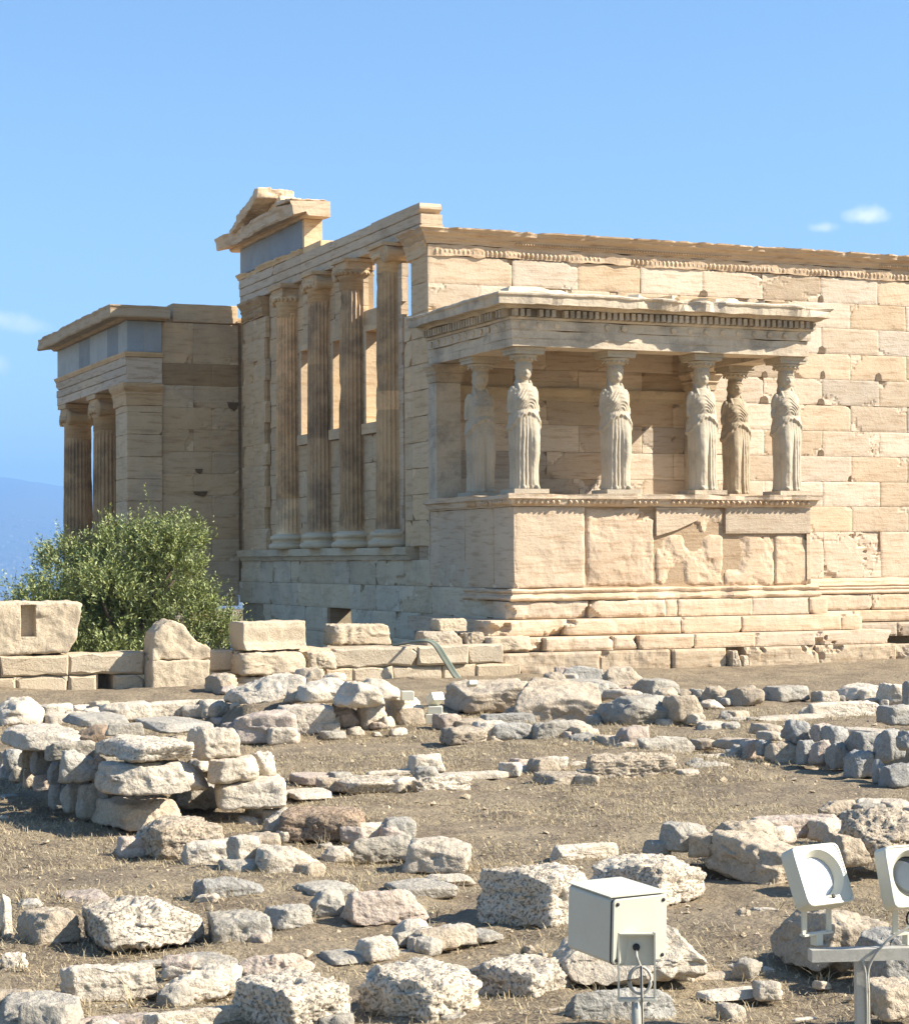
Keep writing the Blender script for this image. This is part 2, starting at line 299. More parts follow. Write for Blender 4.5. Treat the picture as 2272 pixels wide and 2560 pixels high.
def rock(name, m, size, ty='b', seed=0, n=20, loc=(0, 0, 0), yaw=0.0, tilt=0.0, pit=0.0, sink=.02, parent=None, corner=.12, facet=5, low=.035):
    """one weathered stone: rounded hexahedron, clipped by random planes, fractal relief, optional pits"""
    rg = np.random.RandomState(seed); g = GRID(n); D3 = np.array(size)/2
    p = {'b': 14, 'r': 5.5, 's': 8.0, 'q': 18}[ty]
    d = g[0]/np.linalg.norm(g[0], axis=1)[:, None]
    r = 1/np.power((np.abs(d)**p).sum(1), 1/p); X = d*r[:, None]
    co = rg.uniform(-corner, corner, (2, 2, 2, 3)); a = (X+1)/2
    sh = 0
    for i in (0, 1):
        for j in (0, 1):
            for k in (0, 1):
                sh = sh+((a[:, 0] if i else 1-a[:, 0])*(a[:, 1] if j else 1-a[:, 1])*(a[:, 2] if k else 1-a[:, 2]))[:, None]*co[i, j, k]
    X = X+sh
    X[:, :2] *= (1-.045*(X[:, 2:3]+1)*rg.uniform(.0, 1.3))
    for q in range(facet):
        nv = rg.normal(size=3); nv[2] = abs(nv[2])*.8; nv /= np.linalg.norm(nv)
        s_ = X @ nv; c = s_.max()*rg.uniform(*((.66, .95) if ty == 'r' else (.78, .97))); X = X-nv*np.maximum(0, s_-c)[:, None]
    X = X/np.abs(X).max(0)*D3; m0 = float(min(size)); L = float(np.mean(size)); gd = X/(D3**2); gd /= np.linalg.norm(gd, axis=1)[:, None]
    off = rg.uniform(0, 50, 3); rd = 1-np.abs(fbm(X*(4.2/L)+off+9, seed+3, 3))
    dz = fbm(X*(1.7/L)+off, seed, 4)*low*m0 + (rd-.7)*.10*m0 + fbm(X*(11/L)+off, seed+1, 3)*.020*m0 - .05*m0*np.exp(-(fbm(X*(2.3/L)*np.array([1, 1, 2.2])+off+31, seed+5, 3)/.035)**2)
    if pit: dz = dz-pit*np.clip((fbm(X*40+off, seed+8, 2)-.10)*2.4, 0, 1)-pit*.5*np.abs(fbm(X*11+off, seed+6, 3))
    X = X+gd*dz[:, None]; lo, hi = X.min(0), X.max(0); X = (X-(lo+hi)/2)*(np.array(size)/(hi-lo)); X[:, 2] += D3[2]-sink
    me = bpy.data.meshes.new(name); me.from_pydata(X.tolist(), [], g[1]); me.materials.append(m); me.polygons.foreach_set('use_smooth', [True]*len(g[1])); me.update()
    at = me.attributes.new('tint', 'FLOAT_COLOR', 'FACE'); at.data.foreach_set('color', np.ones(len(g[1])*4))
    o = link(name, me, None, loc); o.rotation_euler = (R(tilt), R(tilt*.4), R(yaw))
    return o
_GC = {}
def GRID(n):
    if n in _GC: return _GC[n]
    idx = {}; V = []; F = []
    def vid(p):
        k = tuple(np.round(p, 5))
        if k not in idx: idx[k] = len(V); V.append(p)
        return idx[k]
    t = np.tan(np.linspace(-1, 1, n+1)*math.pi/4)
    for ax in range(3):
        for sg in (-1, 1):
            for i in range(n):
                for j in range(n):
                    q = []
                    for a, b in ((i, j), (i+1, j), (i+1, j+1), (i, j+1)):
                        p = [0, 0, 0]; p[ax] = sg; p[(ax+1) % 3] = t[a]; p[(ax+2) % 3] = t[b]; q.append(vid(p))
                    F.append(q if sg > 0 else q[::-1])
    _GC[n] = (np.array(V, float), F); return _GC[n]
# ------------------------------------------------------------------ ground and far land
def gz(x, y):
    x = np.asarray(x, float); y = np.asarray(y, float); t = np.clip((y+10)/4.5, 0, 1); z = -1.5+.16*t*t*(3-2*t); q = np.clip((y+5.6)/1.0, 0, 1)*np.clip((x-.6)/2, 0, 1); z = z+.05*q
    w = np.clip((-.75-x)/.5, 0, 1)*np.clip((y+4.35)/.4, 0, 1); z = z-w*1.3
    n = np.clip((y-8)/4, 0, 1); z = z-n*1.7*np.clip((1.5-x)/1, 0, 1)*(1-w)
    # earth fill that carries the two rubble platforms and the second tier
    def bump(x0, x1, y0, y1, h, s=.25):
        return h*np.clip((x-x0)/s, 0, 1)*np.clip((x1-x)/s, 0, 1)*np.clip((y-y0)/s, 0, 1)*np.clip((y1-y)/(s*6), 0, 1)
    z = np.maximum(z, -1.52+bump(-10.25, -8.6, -18.15, -14.2, .5)); z = np.maximum(z, -1.52+bump(-2.93, 3, -19.5, -15.7, .26)); z = np.maximum(z, -1.52+bump(-6.8, -5.0, -10.7, -8.6, .27))
    z = np.where(y > 38, z-(y-38)*4, z); z = np.maximum(z, -105)
    return z
def axis(segs):
    out = []
    for a, b, s in segs: out += list(np.arange(a, b, s))
    return np.array(out+[segs[-1][1]])
xs = axis([(-90, -22, 6), (-22, -13, .6), (-13, -1.5, .07), (-1.5, 10, .2), (10, 24, 1), (24, 120, 8)])
ys = axis([(-90, -36, 6), (-36, -27, .5), (-27, -14, .07), (-14, -3.6, .11), (-3.6, 14, .6), (14, 38, 3), (38, 66, 4)])
gx, gy = np.meshgrid(xs, ys); g0 = gz(gx, gy); P3 = np.stack([gx, gy, gx*0], -1)
near = np.clip((60-np.abs(gx))/30, 0, 1)*np.clip((36-gy)/4, 0, 1)
g0 = g0+near*(fbm(P3*.7, 5, 3)*.035+fbm(P3*3.1, 9, 4)*.022+np.maximum(0, fbm(P3*9, 14, 2))*.014)
nx, ny = len(xs), len(ys); me = bpy.data.meshes.new('ground')
me.from_pydata(np.stack([gx, gy, g0], -1).reshape(-1, 3).tolist(), [], [(j*nx+i, j*nx+i+1, (j+1)*nx+i+1, (j+1)*nx+i) for j in range(ny-1) for i in range(nx-1)])
me.materials.append(M['soil']); me.polygons.foreach_set('use_smooth', [True]*len(me.polygons)); tag(link('ground', me), kind='structure')
def far_z(az, d):
    t = np.clip((d-6300)/5600, 0, 1); t2 = t*t*(3-2*t); crest = 398+50*np.cos((az-9.5)*.22)-22*np.clip(az-10.8, 0, 9)
    P = np.stack([az*.8, d/900., d*0], -1)
    return -102+t2*(crest+102)+fbm(P, 31, 5)*26*t2
azs = np.linspace(-35, 80, 231); ds = np.concatenate([[70, 200, 600, 1500, 3000], np.arange(4000, 12600, 220)])
A2, D2 = np.meshgrid(np.radians(azs), ds); z2 = far_z(np.degrees(A2), D2); z2[0] = -104
V = np.stack([CAM.x+np.sin(A2)*D2, CAM.y+np.cos(A2)*D2, z2], -1).reshape(-1, 3); k = len(azs)
me = bpy.data.meshes.new('hills'); me.from_pydata(V.tolist(), [], [(j*k+i, j*k+i+1, (j+1)*k+i+1, (j+1)*k+i) for j in range(len(ds)-1) for i in range(k-1)])
me.materials.append(M['hill']); me.polygons.foreach_set('use_smooth', [True]*len(me.polygons)); tag(link('hills', me), kind='structure')
mb = MB(); rs = np.random.RandomState(4)
for i in range(3200):
    az = rs.uniform(6, 17); d = 5200+4300*rs.rand()**1.25; a = math.radians(az); z = float(far_z(np.array(az), np.array(d)))
    x, y = CAM.x+math.sin(a)*d, CAM.y+math.cos(a)*d; w, h = rs.uniform(3, 8), rs.uniform(4, 8); b = rs.uniform(.25, .55)
    mb.box(x-w, x+w, y-w*.6, y+w*.6, z-4, z+h, (b, b*rs.uniform(.93, 1), b*rs.uniform(.85, 1)))
tag(mb.build('distant_city', M['city']), 'white specks of a hazy city spread at the foot of the blue hill', 'city', kind='stuff')
# ------------------------------------------------------------------ the temple
T = empty('ancient_temple', (2.8, 3, -1.34), 'ruined tan marble temple with ionic columns, long block wall and a porch on statues', 'temple')
PX, PY, PZ = (1, 0, 0), (0, 1, 0), (0, 0, 1); SN, WN = (0, -1, 0), (-1, 0, 0)
DW, PW = 3.576, 5.604                  # porch depth and width
JA = [0]+[1.65+1.31*i for i in range(12)]; JB = [0, .995]+[2.305+1.31*i for i in range(11)]
# long south wall ---------------------------------------------------------
zc = [.95, 1.44, 1.92, 2.41, 2.90, 3.40, 3.90, 4.40, 4.90, 5.39, 5.885]
mb = MB(); mb.box(.05, 16.5, .05, .62, -1.5, 5.88, (.72, .68, .62))
for i, (a, b) in enumerate(zip(zc[:-1], zc[1:])):
    new = RN.random
    js = JA if i % 2 == 1 else JB
    for u, v in zip(js[:-1], js[1:]):
        t = tv(.74, 1.04, .06)
        if RN.random() < .2: t = (1.08, 1.13, 1.2)
        wb(mb, (0, 0, 0), PX, SN, u, v, a, b, off=RN.uniform(-.004, .008), depth=.065, chip=.13 if t[2] < 1.1 else .02, amp=.004, rnd=.009, tint=t, patch=.65, gap=.0028)
for u, v in zip([0]+[1.65+1.31*i for i in range(11)], [1.65+1.31*i for i in range(12)]): wb(mb, (0, 0, 0), PX, SN, u, v, .06, .95, depth=.065, chip=.16, amp=.008, tint=tv(.88, 1.05))
for (x, z) in ((8.2, 4.40), (6.92, 3.90), (8.22, 3.92), (9.5, 3.90), (6.9, 3.41), (8.16, 2.42), (6.9, 1.46), (8.2, 5.40), (5.6, 5.4), (8.17, 3.41)):
    w, h = RN.uniform(.05, .10), RN.uniform(.10, .17); P = [(x-w, -.0085, z), (x+w, -.0085, z), (x+w*.8, -.0085, z+h*.7), (x+w*.2, -.0085, z+h), (x-w*.7, -.0085, z+h*.8)]
    mb.prism(P, (0, .03, 0), (.30, .27, .23))
mb.build('wall', M['warm'], T)
mb = MB()                               # base mouldings and steps of the long wall
mould(mb, [(5.6, 0), (16.5, 0)], [(-.2, -.11), (.10, -.11), (.115, -.085), (.10, -.06), (.07, -.03), (.06, .0), (.02, .055), (-.2, .055)], noise=.008, tint=(.95, .9, .86))
mould(mb, [(5.6, 0), (16.5, 0)], [(-.2, -.255), (.13, -.255), (.165, -.235), (.17, -.21), (.15, -.185), (.12, -.175), (.14, -.165), (.15, -.14), (.13, -.117), (-.2, -.117)], noise=.008)
for (n, y, z0, z1, js) in ((0, -.16, -.56, -.265, [5.5, 6.1, 7.75, 9.2, 10.7, 12.2, 16]), (1, -.38, -.785, -.57, [5.5, 7.3, 8.6, 10.2, 11.8, 13.4, 16]), (2, -.70, -1.06, -.80, [5.5, 7.9, 9.4, 11, 12.5, 14, 16])):
    for a, b in zip(js[:-1], js[1:]): wb(mb, (0, y, 0), PX, SN, a, b, z0, z1, depth=.5, chip=.07, amp=.012, rnd=.025, tint=tv(.92, 1.06) if n < 2 else tv(.72, .85))
mb.build('step', M['warm'], T)
mb = MB()                               # carved crown of the long wall
mould(mb, [(-.0, 5), (0, 0), (16.5, 0)][1:], [(-.5, 5.885), (.02, 5.885), (.03, 6.06), (.03, 6.09), (-.5, 6.09)], seg=.05, noise=.022, seed=4, tint=(.93, .88, .82))
mould(mb, [(0, .95), (0, 0), (16.5, 0)], [(-.45, 6.09), (.04, 6.09), (.05, 6.13), (.09, 6.17), (.10, 6.185), (.10, 6.20), (.15, 6.245), (.19, 6.27), (.20, 6.30), (.245, 6.335), (.25, 6.365), (-.45, 6.365)], seg=.08, noise=.005, chunk=.07, cf=5, outmin=.14, seed=8, tint=(.86, .80, .72))
for i in range(180):                    # palmette relief and egg row
    x = .06+i*.09
    if vn(np.array([x*.8, 3., 1.]), 4) < -.42: continue
    mb.lathe((x, -.02, 5.965), [(.0, .026), (.018, .02), (.03, .006), (.034, -.01)], 8, (1.0, .96, .9), ax=((1, 0, 0), (0, 0, RN.uniform(1.5, 2.3)), (0, -1, 0)))
for i in range(300):
    x = .05+i*.055
    if vn(np.array([x*.9, 7., 1.]), 6) < -.25: continue
    mb.lathe((x, -.085, 6.145), [(.0, .028), (.014, .02), (.02, .0)], 6, (.95, .9, .82), ax=((1, 0, 0), (0, 0, 1.3), (0, -1, 0)))
mb.build('wall_crown', M['warm'], T)
# west facade -------------------------------------------------------------
mb = MB(); mb.box(.07, .6, -2.4, 4.1, -2.9, .46, (.6, .58, .55)); mb.box(.07, .6, 5.5, 11.5, -2.9, .46, (.6, .58, .55)); mb.box(.07, .6, 4.1, 5.5, -.49, .46, (.6, .58, .55))
rows = [(-.01, .46, [-2.4, -.9, -.02, 1.3, 2.2, 2.75, 4.2, 5.05, 7.3, 7.85, 9.1, 9.9, 11.55]), (-.49, -.01, [-2.4, -1.7, -.05, 1.5, 2.75, 3.6, 4.2, 7.35, 8.6, 9.3, 10.6, 11.55]), (-.98, -.49, [-2.45, -.9, .35, 1.7, 3.0, 4.1]), (-1.45, -.98, [-2.45, -1.2, .5, 1.9, 3.2, 4.1]), (-.98, -.49, [5.5, 6.9, 8.0, 9.2, 9.8]), (-1.45, -.98, [5.5, 7.3, 8.8, 9.8])]
for a, b, js in rows:
    for p, q in zip(js[:-1], js[1:]): wb(mb, (0, 0, 0), PY, WN, p, q, a, b, depth=.08, chip=.14, amp=.012, rnd=.012, deep=.05, patch=.35, g=.045, tint=tv(.88, 1.06, .04))
for (y0, y1) in ((-2.4, 4.1), (5.5, 9.8)): block(mb, (0, 0, 0), PY, WN, y0, y1, -2.0, -1.46, depth=.1, chips=0)
mb.build('wall', M['white'], T)
mb = MB(); mould(mb, [(0, 11.25), (0, .85)], [(-.3, .46), (.05, .46), (.07, .50), (.10, .54), (.15, .555), (.155, .70), (-.3, .70)], noise=.007, chunk=.05, seed=5, tint=(1, 1, .98)); mb.build('ledge', M['white'], T)
mb = MB()                               # stub wall, window band and upper wall between the columns
yb = [1.18, 2.45, 3.3, 4.4, 5.2, 6.35, 7.2, 8.3, 9.5]
def infill(y0, y1, z0, z1, off=-.10, th=.42, step=.5, **kw):
    n = max(1, round((z1-z0)/step)); 
    mb.box(-off+.04, -off+th, y0+.01, y1-.01, z0, z1, (.62, .58, .52))
    for k in range(n):
        js = [y0, y1] if y1-y0 < 1.3 else [y0, y0+(y1-y0)*RN.uniform(.35, .65), y1]
        course(mb, (0, 0, 0), PY, WN, js, z0+(z1-z0)*k/n, z0+(z1-z0)*(k+1)/n, off=off, depth=th-.1, chips=.25, csz=.14, **kw)
infill(1.18, 2.0, .70, 1.60); infill(2.0, 4.4, .70, 2.88); infill(4.4, 9.5, .70, 2.88)
infill(7.2, 9.5, 2.88, 6.30); infill(5.2, 6.35, 2.88, 6.30); infill(3.3, 4.4, 2.88, 4.95); infill(3.58, 4.4, 4.95, 6.30, th=.22); infill(2.0, 2.45, 2.88, 4.95)
infill(6.35, 7.2, 4.95, 6.30); infill(4.4, 5.2, 4.95, 6.30)
mb.build('wall', M['shade'], T)
for (y0, y1) in ((6.35, 7.2), (4.4, 5.2), (2.45, 3.3)):
    w = MB(); w.box(.02, .5, y0-.25, y1+.2, 2.885, 3.09, (1.02, 1, .97)); o = w.build('window_sill', M['shade'], T, disp=None)
    w = MB()
    for q in (y0-.09, y1): w.box(.05, .46, q, q+.09, 3.09, 4.86, tv(.9, 1.05))
    w.box(.045, .47, y0-.12, y1+.12, 4.86, 4.98, tv(.9, 1.05))
    w.build('window_frame', M['shade'], T)
mb = MB(); block(mb, (0, 0, 0), PY, WN, 2.1, 3.75, 4.985, 5.30, off=-.14, depth=.3, chips=.5); mb.build('lintel', M['shade'], T)
# ragged masonry that still clings to the southern column
V0 = MB(); 
for k in range(22):
    z = .75+k*.235; d = RN.uniform(-.06, .09); V0.box(.03, .15+RN.uniform(-.04, .04), 1.36-d*.7, 2.0, z, z+.235, tv(.85, 1.08))
V0.build('broken_masonry', M['warm'], T, disp=None)
# corner piers
mb = MB(); mb.box(.05, .62, .10, 1.13, .7, 4.9, (.7, .66, .6)); mb.box(.05, .62, .16, .80, 4.9, 6.3, (.7, .66, .6))
z = .70
for k in range(9):
    z2_ = .70+.467*(k+1); course(mb, (0, 0, 0), PY, WN, [.0, .82, 1.18] if k % 2 else [.0, .82, 1.18], z, z2_, off=.0, depth=.62, chips=.2, csz=.12); z = z2_
for a, b in ((4.90, 5.42), (5.42, 5.90)): block(mb, (0, 0, 0), PY, WN, .02, .83, a, b, off=.0, depth=.62, chips=.12, csz=.08)
mb.build('pilaster', M['shade'], T)
mb = MB(); mould(mb, [(0, 1.0), (0, 0.05)], [(-.55, 5.90), (.02, 5.90), (.03, 6.05), (.07, 6.12), (.05, 6.15), (.10, 6.20), (.14, 6.24), (.145, 6.30), (-.55, 6.30)], seg=.06, noise=.018, chunk=.1, seed=6); mb.build('pilaster_capital', M['shade'], T)
mb = MB(); mb.box(.05, .6, 9.5, 11.05, .7, 6.3, (.7, .66, .6)); mb.box(.08, .75, 11.06, 11.57, .3, 6.05, (.7, .66, .6))
z = .70
for k in range(11):
    js = [9.52, 11.15] if k % 2 else [9.42, 10.3, 11.05]
    for p, q in zip(js[:-1], js[1:]): wb(mb, (0, 0, 0), PY, WN, p, q, z, z+.468, off=.035, depth=.12, chip=.08, amp=.012, rnd=.008, patch=.4, g=.05, gap=.0015, tint=tv(.94, 1.04))
    z += .468
mb.build('pilaster', M['shade'], T)
mb = MB(); mould(mb, [(0, 11.12), (0, 9.5)], [(-.5, 5.85), (.06, 5.85), (.055, 6.06), (.09, 6.10), (.07, 6.13), (.11, 6.2), (.15, 6.25), (.155, 6.305), (-.5, 6.305)], seg=.06, noise=.02, seed=6, tint=(.8, .74, .66))
for i in range(11): mb.lathe((-.055, 9.6+i*.14, 5.95), [(0, .03), (.035, .022), (.055, 0)], 8, (.8, .72, .62), ax=((0, 1, 0), (0, 0, 1.5), (-1, 0, 0)))
mb.build('pilaster_capital', M['shade'], T)
# engaged columns
def fluted(mb, c, z0, z1, r0, r1, seed, nfl=24, per=5, nz=70, drums=(), wear=.006, tints=None):
    n = nfl*per; zz = np.linspace(0, 1, nz); a = np.linspace(0, 2*np.pi, n, endpoint=False)
    ph = (a*nfl/(2*np.pi)) % 1; fl = -np.sqrt(np.clip(1-(2*(ph-.5)/.84)**2, 0, 1))*.085
    V = []
    for t in zz:
        z = z0+(z1-z0)*t; r = (r0+(r1-r0)*(t**1.4))
        f = fl*min(1, min(t*40, (1-t)*40)); rr = r*(1+f)
        p = np.stack([np.cos(a)*r*3, np.sin(a)*r*3, np.full(n, z*2.2)], -1)
        rr = rr-np.maximum(0, fbm(p+seed*7.7, seed, 4)-.25)*wear*7+fbm(p*5+seed, seed+3, 2)*wear*.5
        dd = min([abs(z-q) for q in drums]+[9]); rr = rr-(.012 if dd < .03 else 0)
        V.append(np.stack([c[0]+np.cos(a)*rr, c[1]+np.sin(a)*rr, np.full(n, z)], -1))
    V = np.concatenate(V); o = len(mb.v); mb.v += [tuple(q) for q in V]
    for j in range(nz-1):
        zm = z0+(z1-z0)*(j+.5)/(nz-1); k = sum(zm > q for q in drums); t = tints[k % len(tints)] if tints else (1, 1, 1)
        for i in range(n): mb.f.append([o+j*n+i, o+j*n+(i+1) % n, o+(j+1)*n+(i+1) % n, o+(j+1)*n+i]); mb.t.append(t); mb.sm.append(False)
def capital(mb, c, zb, zt, r, face, broken=0, tint=(1, 1, 1), tn=(1, 1, 1)):
    """ionic capital: necking, egg moulding, two scrolls, abacus. face = outward direction"""
    F = Vector(face); S = Vector((-F.y, F.x, 0)); C_ = Vector((c[0], c[1], 0)); h = zt-zb
    mb.lathe((c[0], c[1], zb), [(r*1.0, 0), (r*1.0, h*.36), (r*1.06, h*.37), (r*1.06, h*.40), (r*1.12, h*.44), (r*1.28, h*.56), (r*1.3, h*.62), (r*1.1, h*.68)], 36, tn)
    for k in range(24):
        a = 2*math.pi*k/24; mb.lathe((c[0]+math.cos(a)*r*1.22, c[1]+math.sin(a)*r*1.22, zb+h*.53), [(0, .045*r/.3), (.03*r/.3, .03*r/.3), (.042*r/.3, 0)], 7, tn, ax=((-math.sin(a), math.cos(a), 0), (0, 0, 1.35), (math.cos(a), math.sin(a), 0)))
    vr = r*.56
    for sgn in (-1, 1):
        if broken == sgn: continue
        cc = C_+S*sgn*r*1.18; zz = zb+h*.60
        prof = [(.10, -r*1.02), (vr*.97, -r*1.02), (vr, -r*.9), (vr*.72, -r*.25), (vr*.72, r*.25), (vr, r*.9), (vr*.97, r*1.02), (.10, r*1.02)]
        mb.lathe((cc.x, cc.y, zz), prof, 22, tint, ax=(tuple(S), (0, 0, 1), tuple(F)))
        for e in (-1, 1):
            sp = [cc+F*e*r*1.03+S*math.cos(q)*vr*(1-q/(5.2*math.pi))*sgn+Vector((0, 0, zz+math.sin(q)*vr*(1-q/(5.2*math.pi)))) for q in np.linspace(math.pi*.5, 4.9*math.pi, 52)]
            mb.tube(sp, [max(.006, vr*.075*(1-i/70)) for i in range(52)], 5, tint)
    for e in (-1, 1): mb.obox(C_+F*e*r*.94+Vector((0, 0, zb+h*.76)), (S, F, PZ), (r*1.25, r*.09, h*.13), tint)
    mb.obox(C_+Vector((0, 0, zb+h*.76)), (S, F, PZ), (r*1.15, r*.86, h*.12), tint)
    mb.obox(C_+Vector((0, 0, zb+h*.94)), (S, F, PZ), (r*1.38, r*1.2, h*.06), tint)
COLY = [7.85, 5.79, 3.88, 1.84]
for i, y in enumerate(COLY):
    c = (.03, y); mb = MB(); dr = [[1.75, 4.15], [2.9, 4.4], [4.0, 5.0], [3.25, 3.55]][i]
    tn = [[(1.35, 1.38, 1.4), (1.28, 1.18, 1.05), (1.32, 1.2, 1.08)], [(.95, .92, .9), (.8, .78, .76), (1.0, .96, .92)], [(.85, .82, .78), (.95, .92, .88), (.82, .8, .78)], [(.92, .9, .86), (1.25, 1.2, 1.12), (.86, .84, .8)]][i]
    fluted(mb, c, 1.02, [5.70, 5.73, 5.80, 5.80][i], .325, .285, i+2, drums=dr, tints=tn, wear=[.002, .006, .006, .009][i])
    col = mb.build('column', M['col'], T)
    b = MB(); b.lathe((c[0], c[1], .70), [(.44, 0), (.47, .03), (.48, .07), (.455, .11), (.40, .125), (.385, .15), (.395, .185), (.42, .195), (.44, .215), (.445, .25), (.425, .285), (.36, .30), (.345, .325)], 48, (1.05, 1.05, 1.03)); b.build('column_base', M['white'], col, disp=roughen(.006, 5, i))
    b = MB(); capital(b, c, [5.62, 5.70, 5.72, 5.78][i], 6.31, .29, WN, broken=[1, 0, 1, -1][i], tint=(1.0, .96, .9), tn=[(1.15, 1.15, 1.12), (1.05, 1, .95), (.8, .76, .7), (1.2, 1.18, 1.12)][i]); b.build('column_capital', M['shade'], col, disp=roughen(.012, 6, i+4))
# entablature of the west facade
mb = MB(); jy = [11.29, 8.75, 6.9, 4.95, 2.7, .24]
for a, b in zip(jy[:-1], jy[1:]):
    t = tv(.92, 1.06)
    for k, (z0, z1, o) in enumerate(((6.315, 6.48, .03), (6.48, 6.66, .045), (6.66, 6.86, .06))):
        zt = z1 if k < 2 or b < .5 or a > 9 else z1-RN.uniform(.0, .03)
        block(mb, (0, 0, 0), PY, WN, b, a, z0, zt, off=o, depth=.43, chips=.0 if k < 2 else .3, csz=.1, tint=t, gap=.002 if k else .0025)
mb.build('architrave', M['warm'], T)
mb = MB(); mould(mb, [(0, 11.33), (0, 6.9)], [(-.4, 6.865), (.065, 6.865), (.08, 6.90), (.12, 6.95), (.125, 6.985), (-.4, 6.985)], noise=.006, chunk=.09, seed=12, tint=(1.1, 1.05, .95)); mb.box(.0, .42, 5.75, 6.9, 6.87, 6.99, (1.25, 1.2, 1.1)); mb.build('moulding', M['shade'], T)
mb = MB()
for a, b, t in ((9.2, 11.36, (1, 1, 1)), (6.93, 9.2, (.9, .93, .98))): block(mb, (0, 0, 0), PY, WN, a, b, 6.99, 7.585, off=.0, depth=.42, chips=0, tint=t)
mb.build('frieze', M['frieze'], T)
mb = MB(); mb.box(.0, .40, 6.80, 6.926, 6.99, 7.585, (1.15, 1.1, 1.0)); mb.build('broken_masonry', M['warm'], T, disp=None)
mb = MB()
mould(mb, [(0, 11.85), (0, 6.35)], [(-.42, 7.585), (.06, 7.585), (.10, 7.62), (.10, 7.65), (.13, 7.665), (.36, 7.61), (.40, 7.60), (.43, 7.63), (.44, 7.78), (.47, 7.82), (.48, 7.87), (-.42, 7.90)], seg=.1, noise=.014, chunk=.16, outmin=.3, cf=1.1, seed=15, tint=(1.08, 1.04, .98))
mb.build('cornice', M['warm'], T)
mb = MB(); ys_ = np.linspace(0, 1, 15)
top = [(10.75, 7.88), (10.3, 8.04), (9.85, 8.20), (9.2, 8.37), (8.57, 8.52)]; bot = [(10.6, 7.83), (10.25, 7.86), (9.75, 8.0), (9.2, 8.15), (8.57, 8.30)]
for (a, b, c, d) in zip(top[:-1], top[1:], bot[1:], bot[:-1]): mb.prism([(-.45, *a), (-.45, *b), (-.45, *c), (-.45, *d)], (.82, 0, 0), (1.15, 1.1, 1.02))
o = mb.build('pediment_fragment', M['warm'], T)
def densify(o, cuts, amp, f, seed, vox=.022):
    md = o.modifiers.new('r', 'REMESH'); md.mode = 'VOXEL'; md.voxel_size = vox
    me = bpy.data.meshes.new_from_object(o.evaluated_get(bpy.context.evaluated_depsgraph_get())); o.modifiers.clear(); m = o.data.materials[0]; t = [0]*4; o.data.attributes['tint'].data[0].color
    t = tuple(o.data.attributes['tint'].data[0].color); nm = o.data.name; o.data = me; me.name = nm
    V = np.array([v.co for v in me.vertices]); V = roughen(amp, f, seed)(V); V = V+np.stack([fbm(V*17+i*9, seed+i, 3) for i in range(3)], -1)*amp*.3
    me.vertices.foreach_set('co', V.ravel()); me.materials.clear(); me.materials.append(m); me.polygons.foreach_set('use_smooth', [True]*len(me.polygons))
    if 'tint' in me.attributes: me.attributes.remove(me.attributes['tint'])
    a = me.attributes.new('tint', 'FLOAT_COLOR', 'FACE'); a.data.foreach_set('color', np.tile(np.array(t), len(me.polygons))); me.update(); return o
densify(o, 3, .03, 4, 3)
mb = MB(); mb.prism([(-.04, 10.2, 7.9), (-.04, 8.9, 7.9), (-.04, 8.25, 7.9), (-.04, 8.18, 8.12), (-.04, 8.35, 8.33), (-.04, 9.3, 8.13)], (.38, 0, 0), (1.25, 1.17, 1.05)); densify(mb.build('pediment_fragment', M['warm'], T), 3, .02, 4, 9)
mb = MB(); mb.prism([(-.42, 7.5, 7.905), (-.42, 6.4, 7.905), (-.42, 6.4, 7.93), (-.42, 7.0, 8.0), (-.42, 7.35, 8.0)], (.8, 0, 0), (1.1, 1.06, 1)); densify(mb.build('pediment_fragment', M['warm'], T), 3, .025, 4, 19)
# inner north wall, seen sunlit through the windows
mb = MB(); mb.box(.7, 14, 11.06, 11.55, -1.6, 5.9, (.8, .75, .68))
for k in range(15):
    js = [.7+1.31*i+(.65 if k % 2 else 0) for i in range(10)]; course(mb, (0, 11.0, 0), PX, SN, js, -1.6+k*.5, -1.6+(k+1)*.5, depth=.07, chips=.3, csz=.2)
mb.build('wall', M['warm'], T)
# north porch ------------------------------------------------------------
YN_ = 11.58; mb = MB(); mb.box(-1.85, .6, YN_+.06, YN_+.6, -.33, 6.0, (.7, .66, .6)); mb.box(-2.6, -1.55, YN_+.06, YN_+.6, -3.2, -.33, (.7, .66, .6))
zb = [-.33]+[.46+.5*k for k in range(9)]+[4.96, 5.88]
for k, (a, b) in enumerate(zip(zb[:-1], zb[1:])):
    js = [-1.79, -.62, .02] if k % 2 else [-1.79, -1.05, .02]
    t = (.62, .56, .48) if abs(a-4.46) < .03 else None
    
    for p, q in zip(js[:-1], js[1:]): wb(mb, (0, YN_, 0), PX, SN, p, q, a, b, depth=.07, chip=.07, amp=.010, rnd=.008, patch=.5, g=.05, gap=.002, tint=t or tv(.86, 1.03, .04))
block(mb, (0, YN_, 0), PX, SN, -1.53, .0, 5.90, 6.32, off=.01, depth=.5, chips=.2)
block(mb, (0, YN_, 0), PX, SN, -1.75, .0, -.57, -.335, off=.04, depth=.5, chips=.1)
course(mb, (0, YN_, 0), PX, SN, [-2.6, -1.5], -1.2, -.57, depth=.3); course(mb, (0, YN_, 0), PX, SN, [-2.6, -1.5], -3.0, -1.2, depth=.3)
for (x, z, w, h) in ((-.93, 2.45, .09, .11), (-.9, 1.93, .17, .12), (-.93, .92, .14, .13), (-.12, 3.9, .13, .2)):
    P = [(x-w, YN_-.012, z+h), (x+w, YN_-.012, z+h), (x+w*.8, YN_-.012, z+h*.3), (x+w*.2, YN_-.012, z), (x-w*.7, YN_-.012, z+h*.35)]; mb.prism(P, (0, .03, 0), (.28, .25, .21))
mb.build('wall', M['shade'], T)
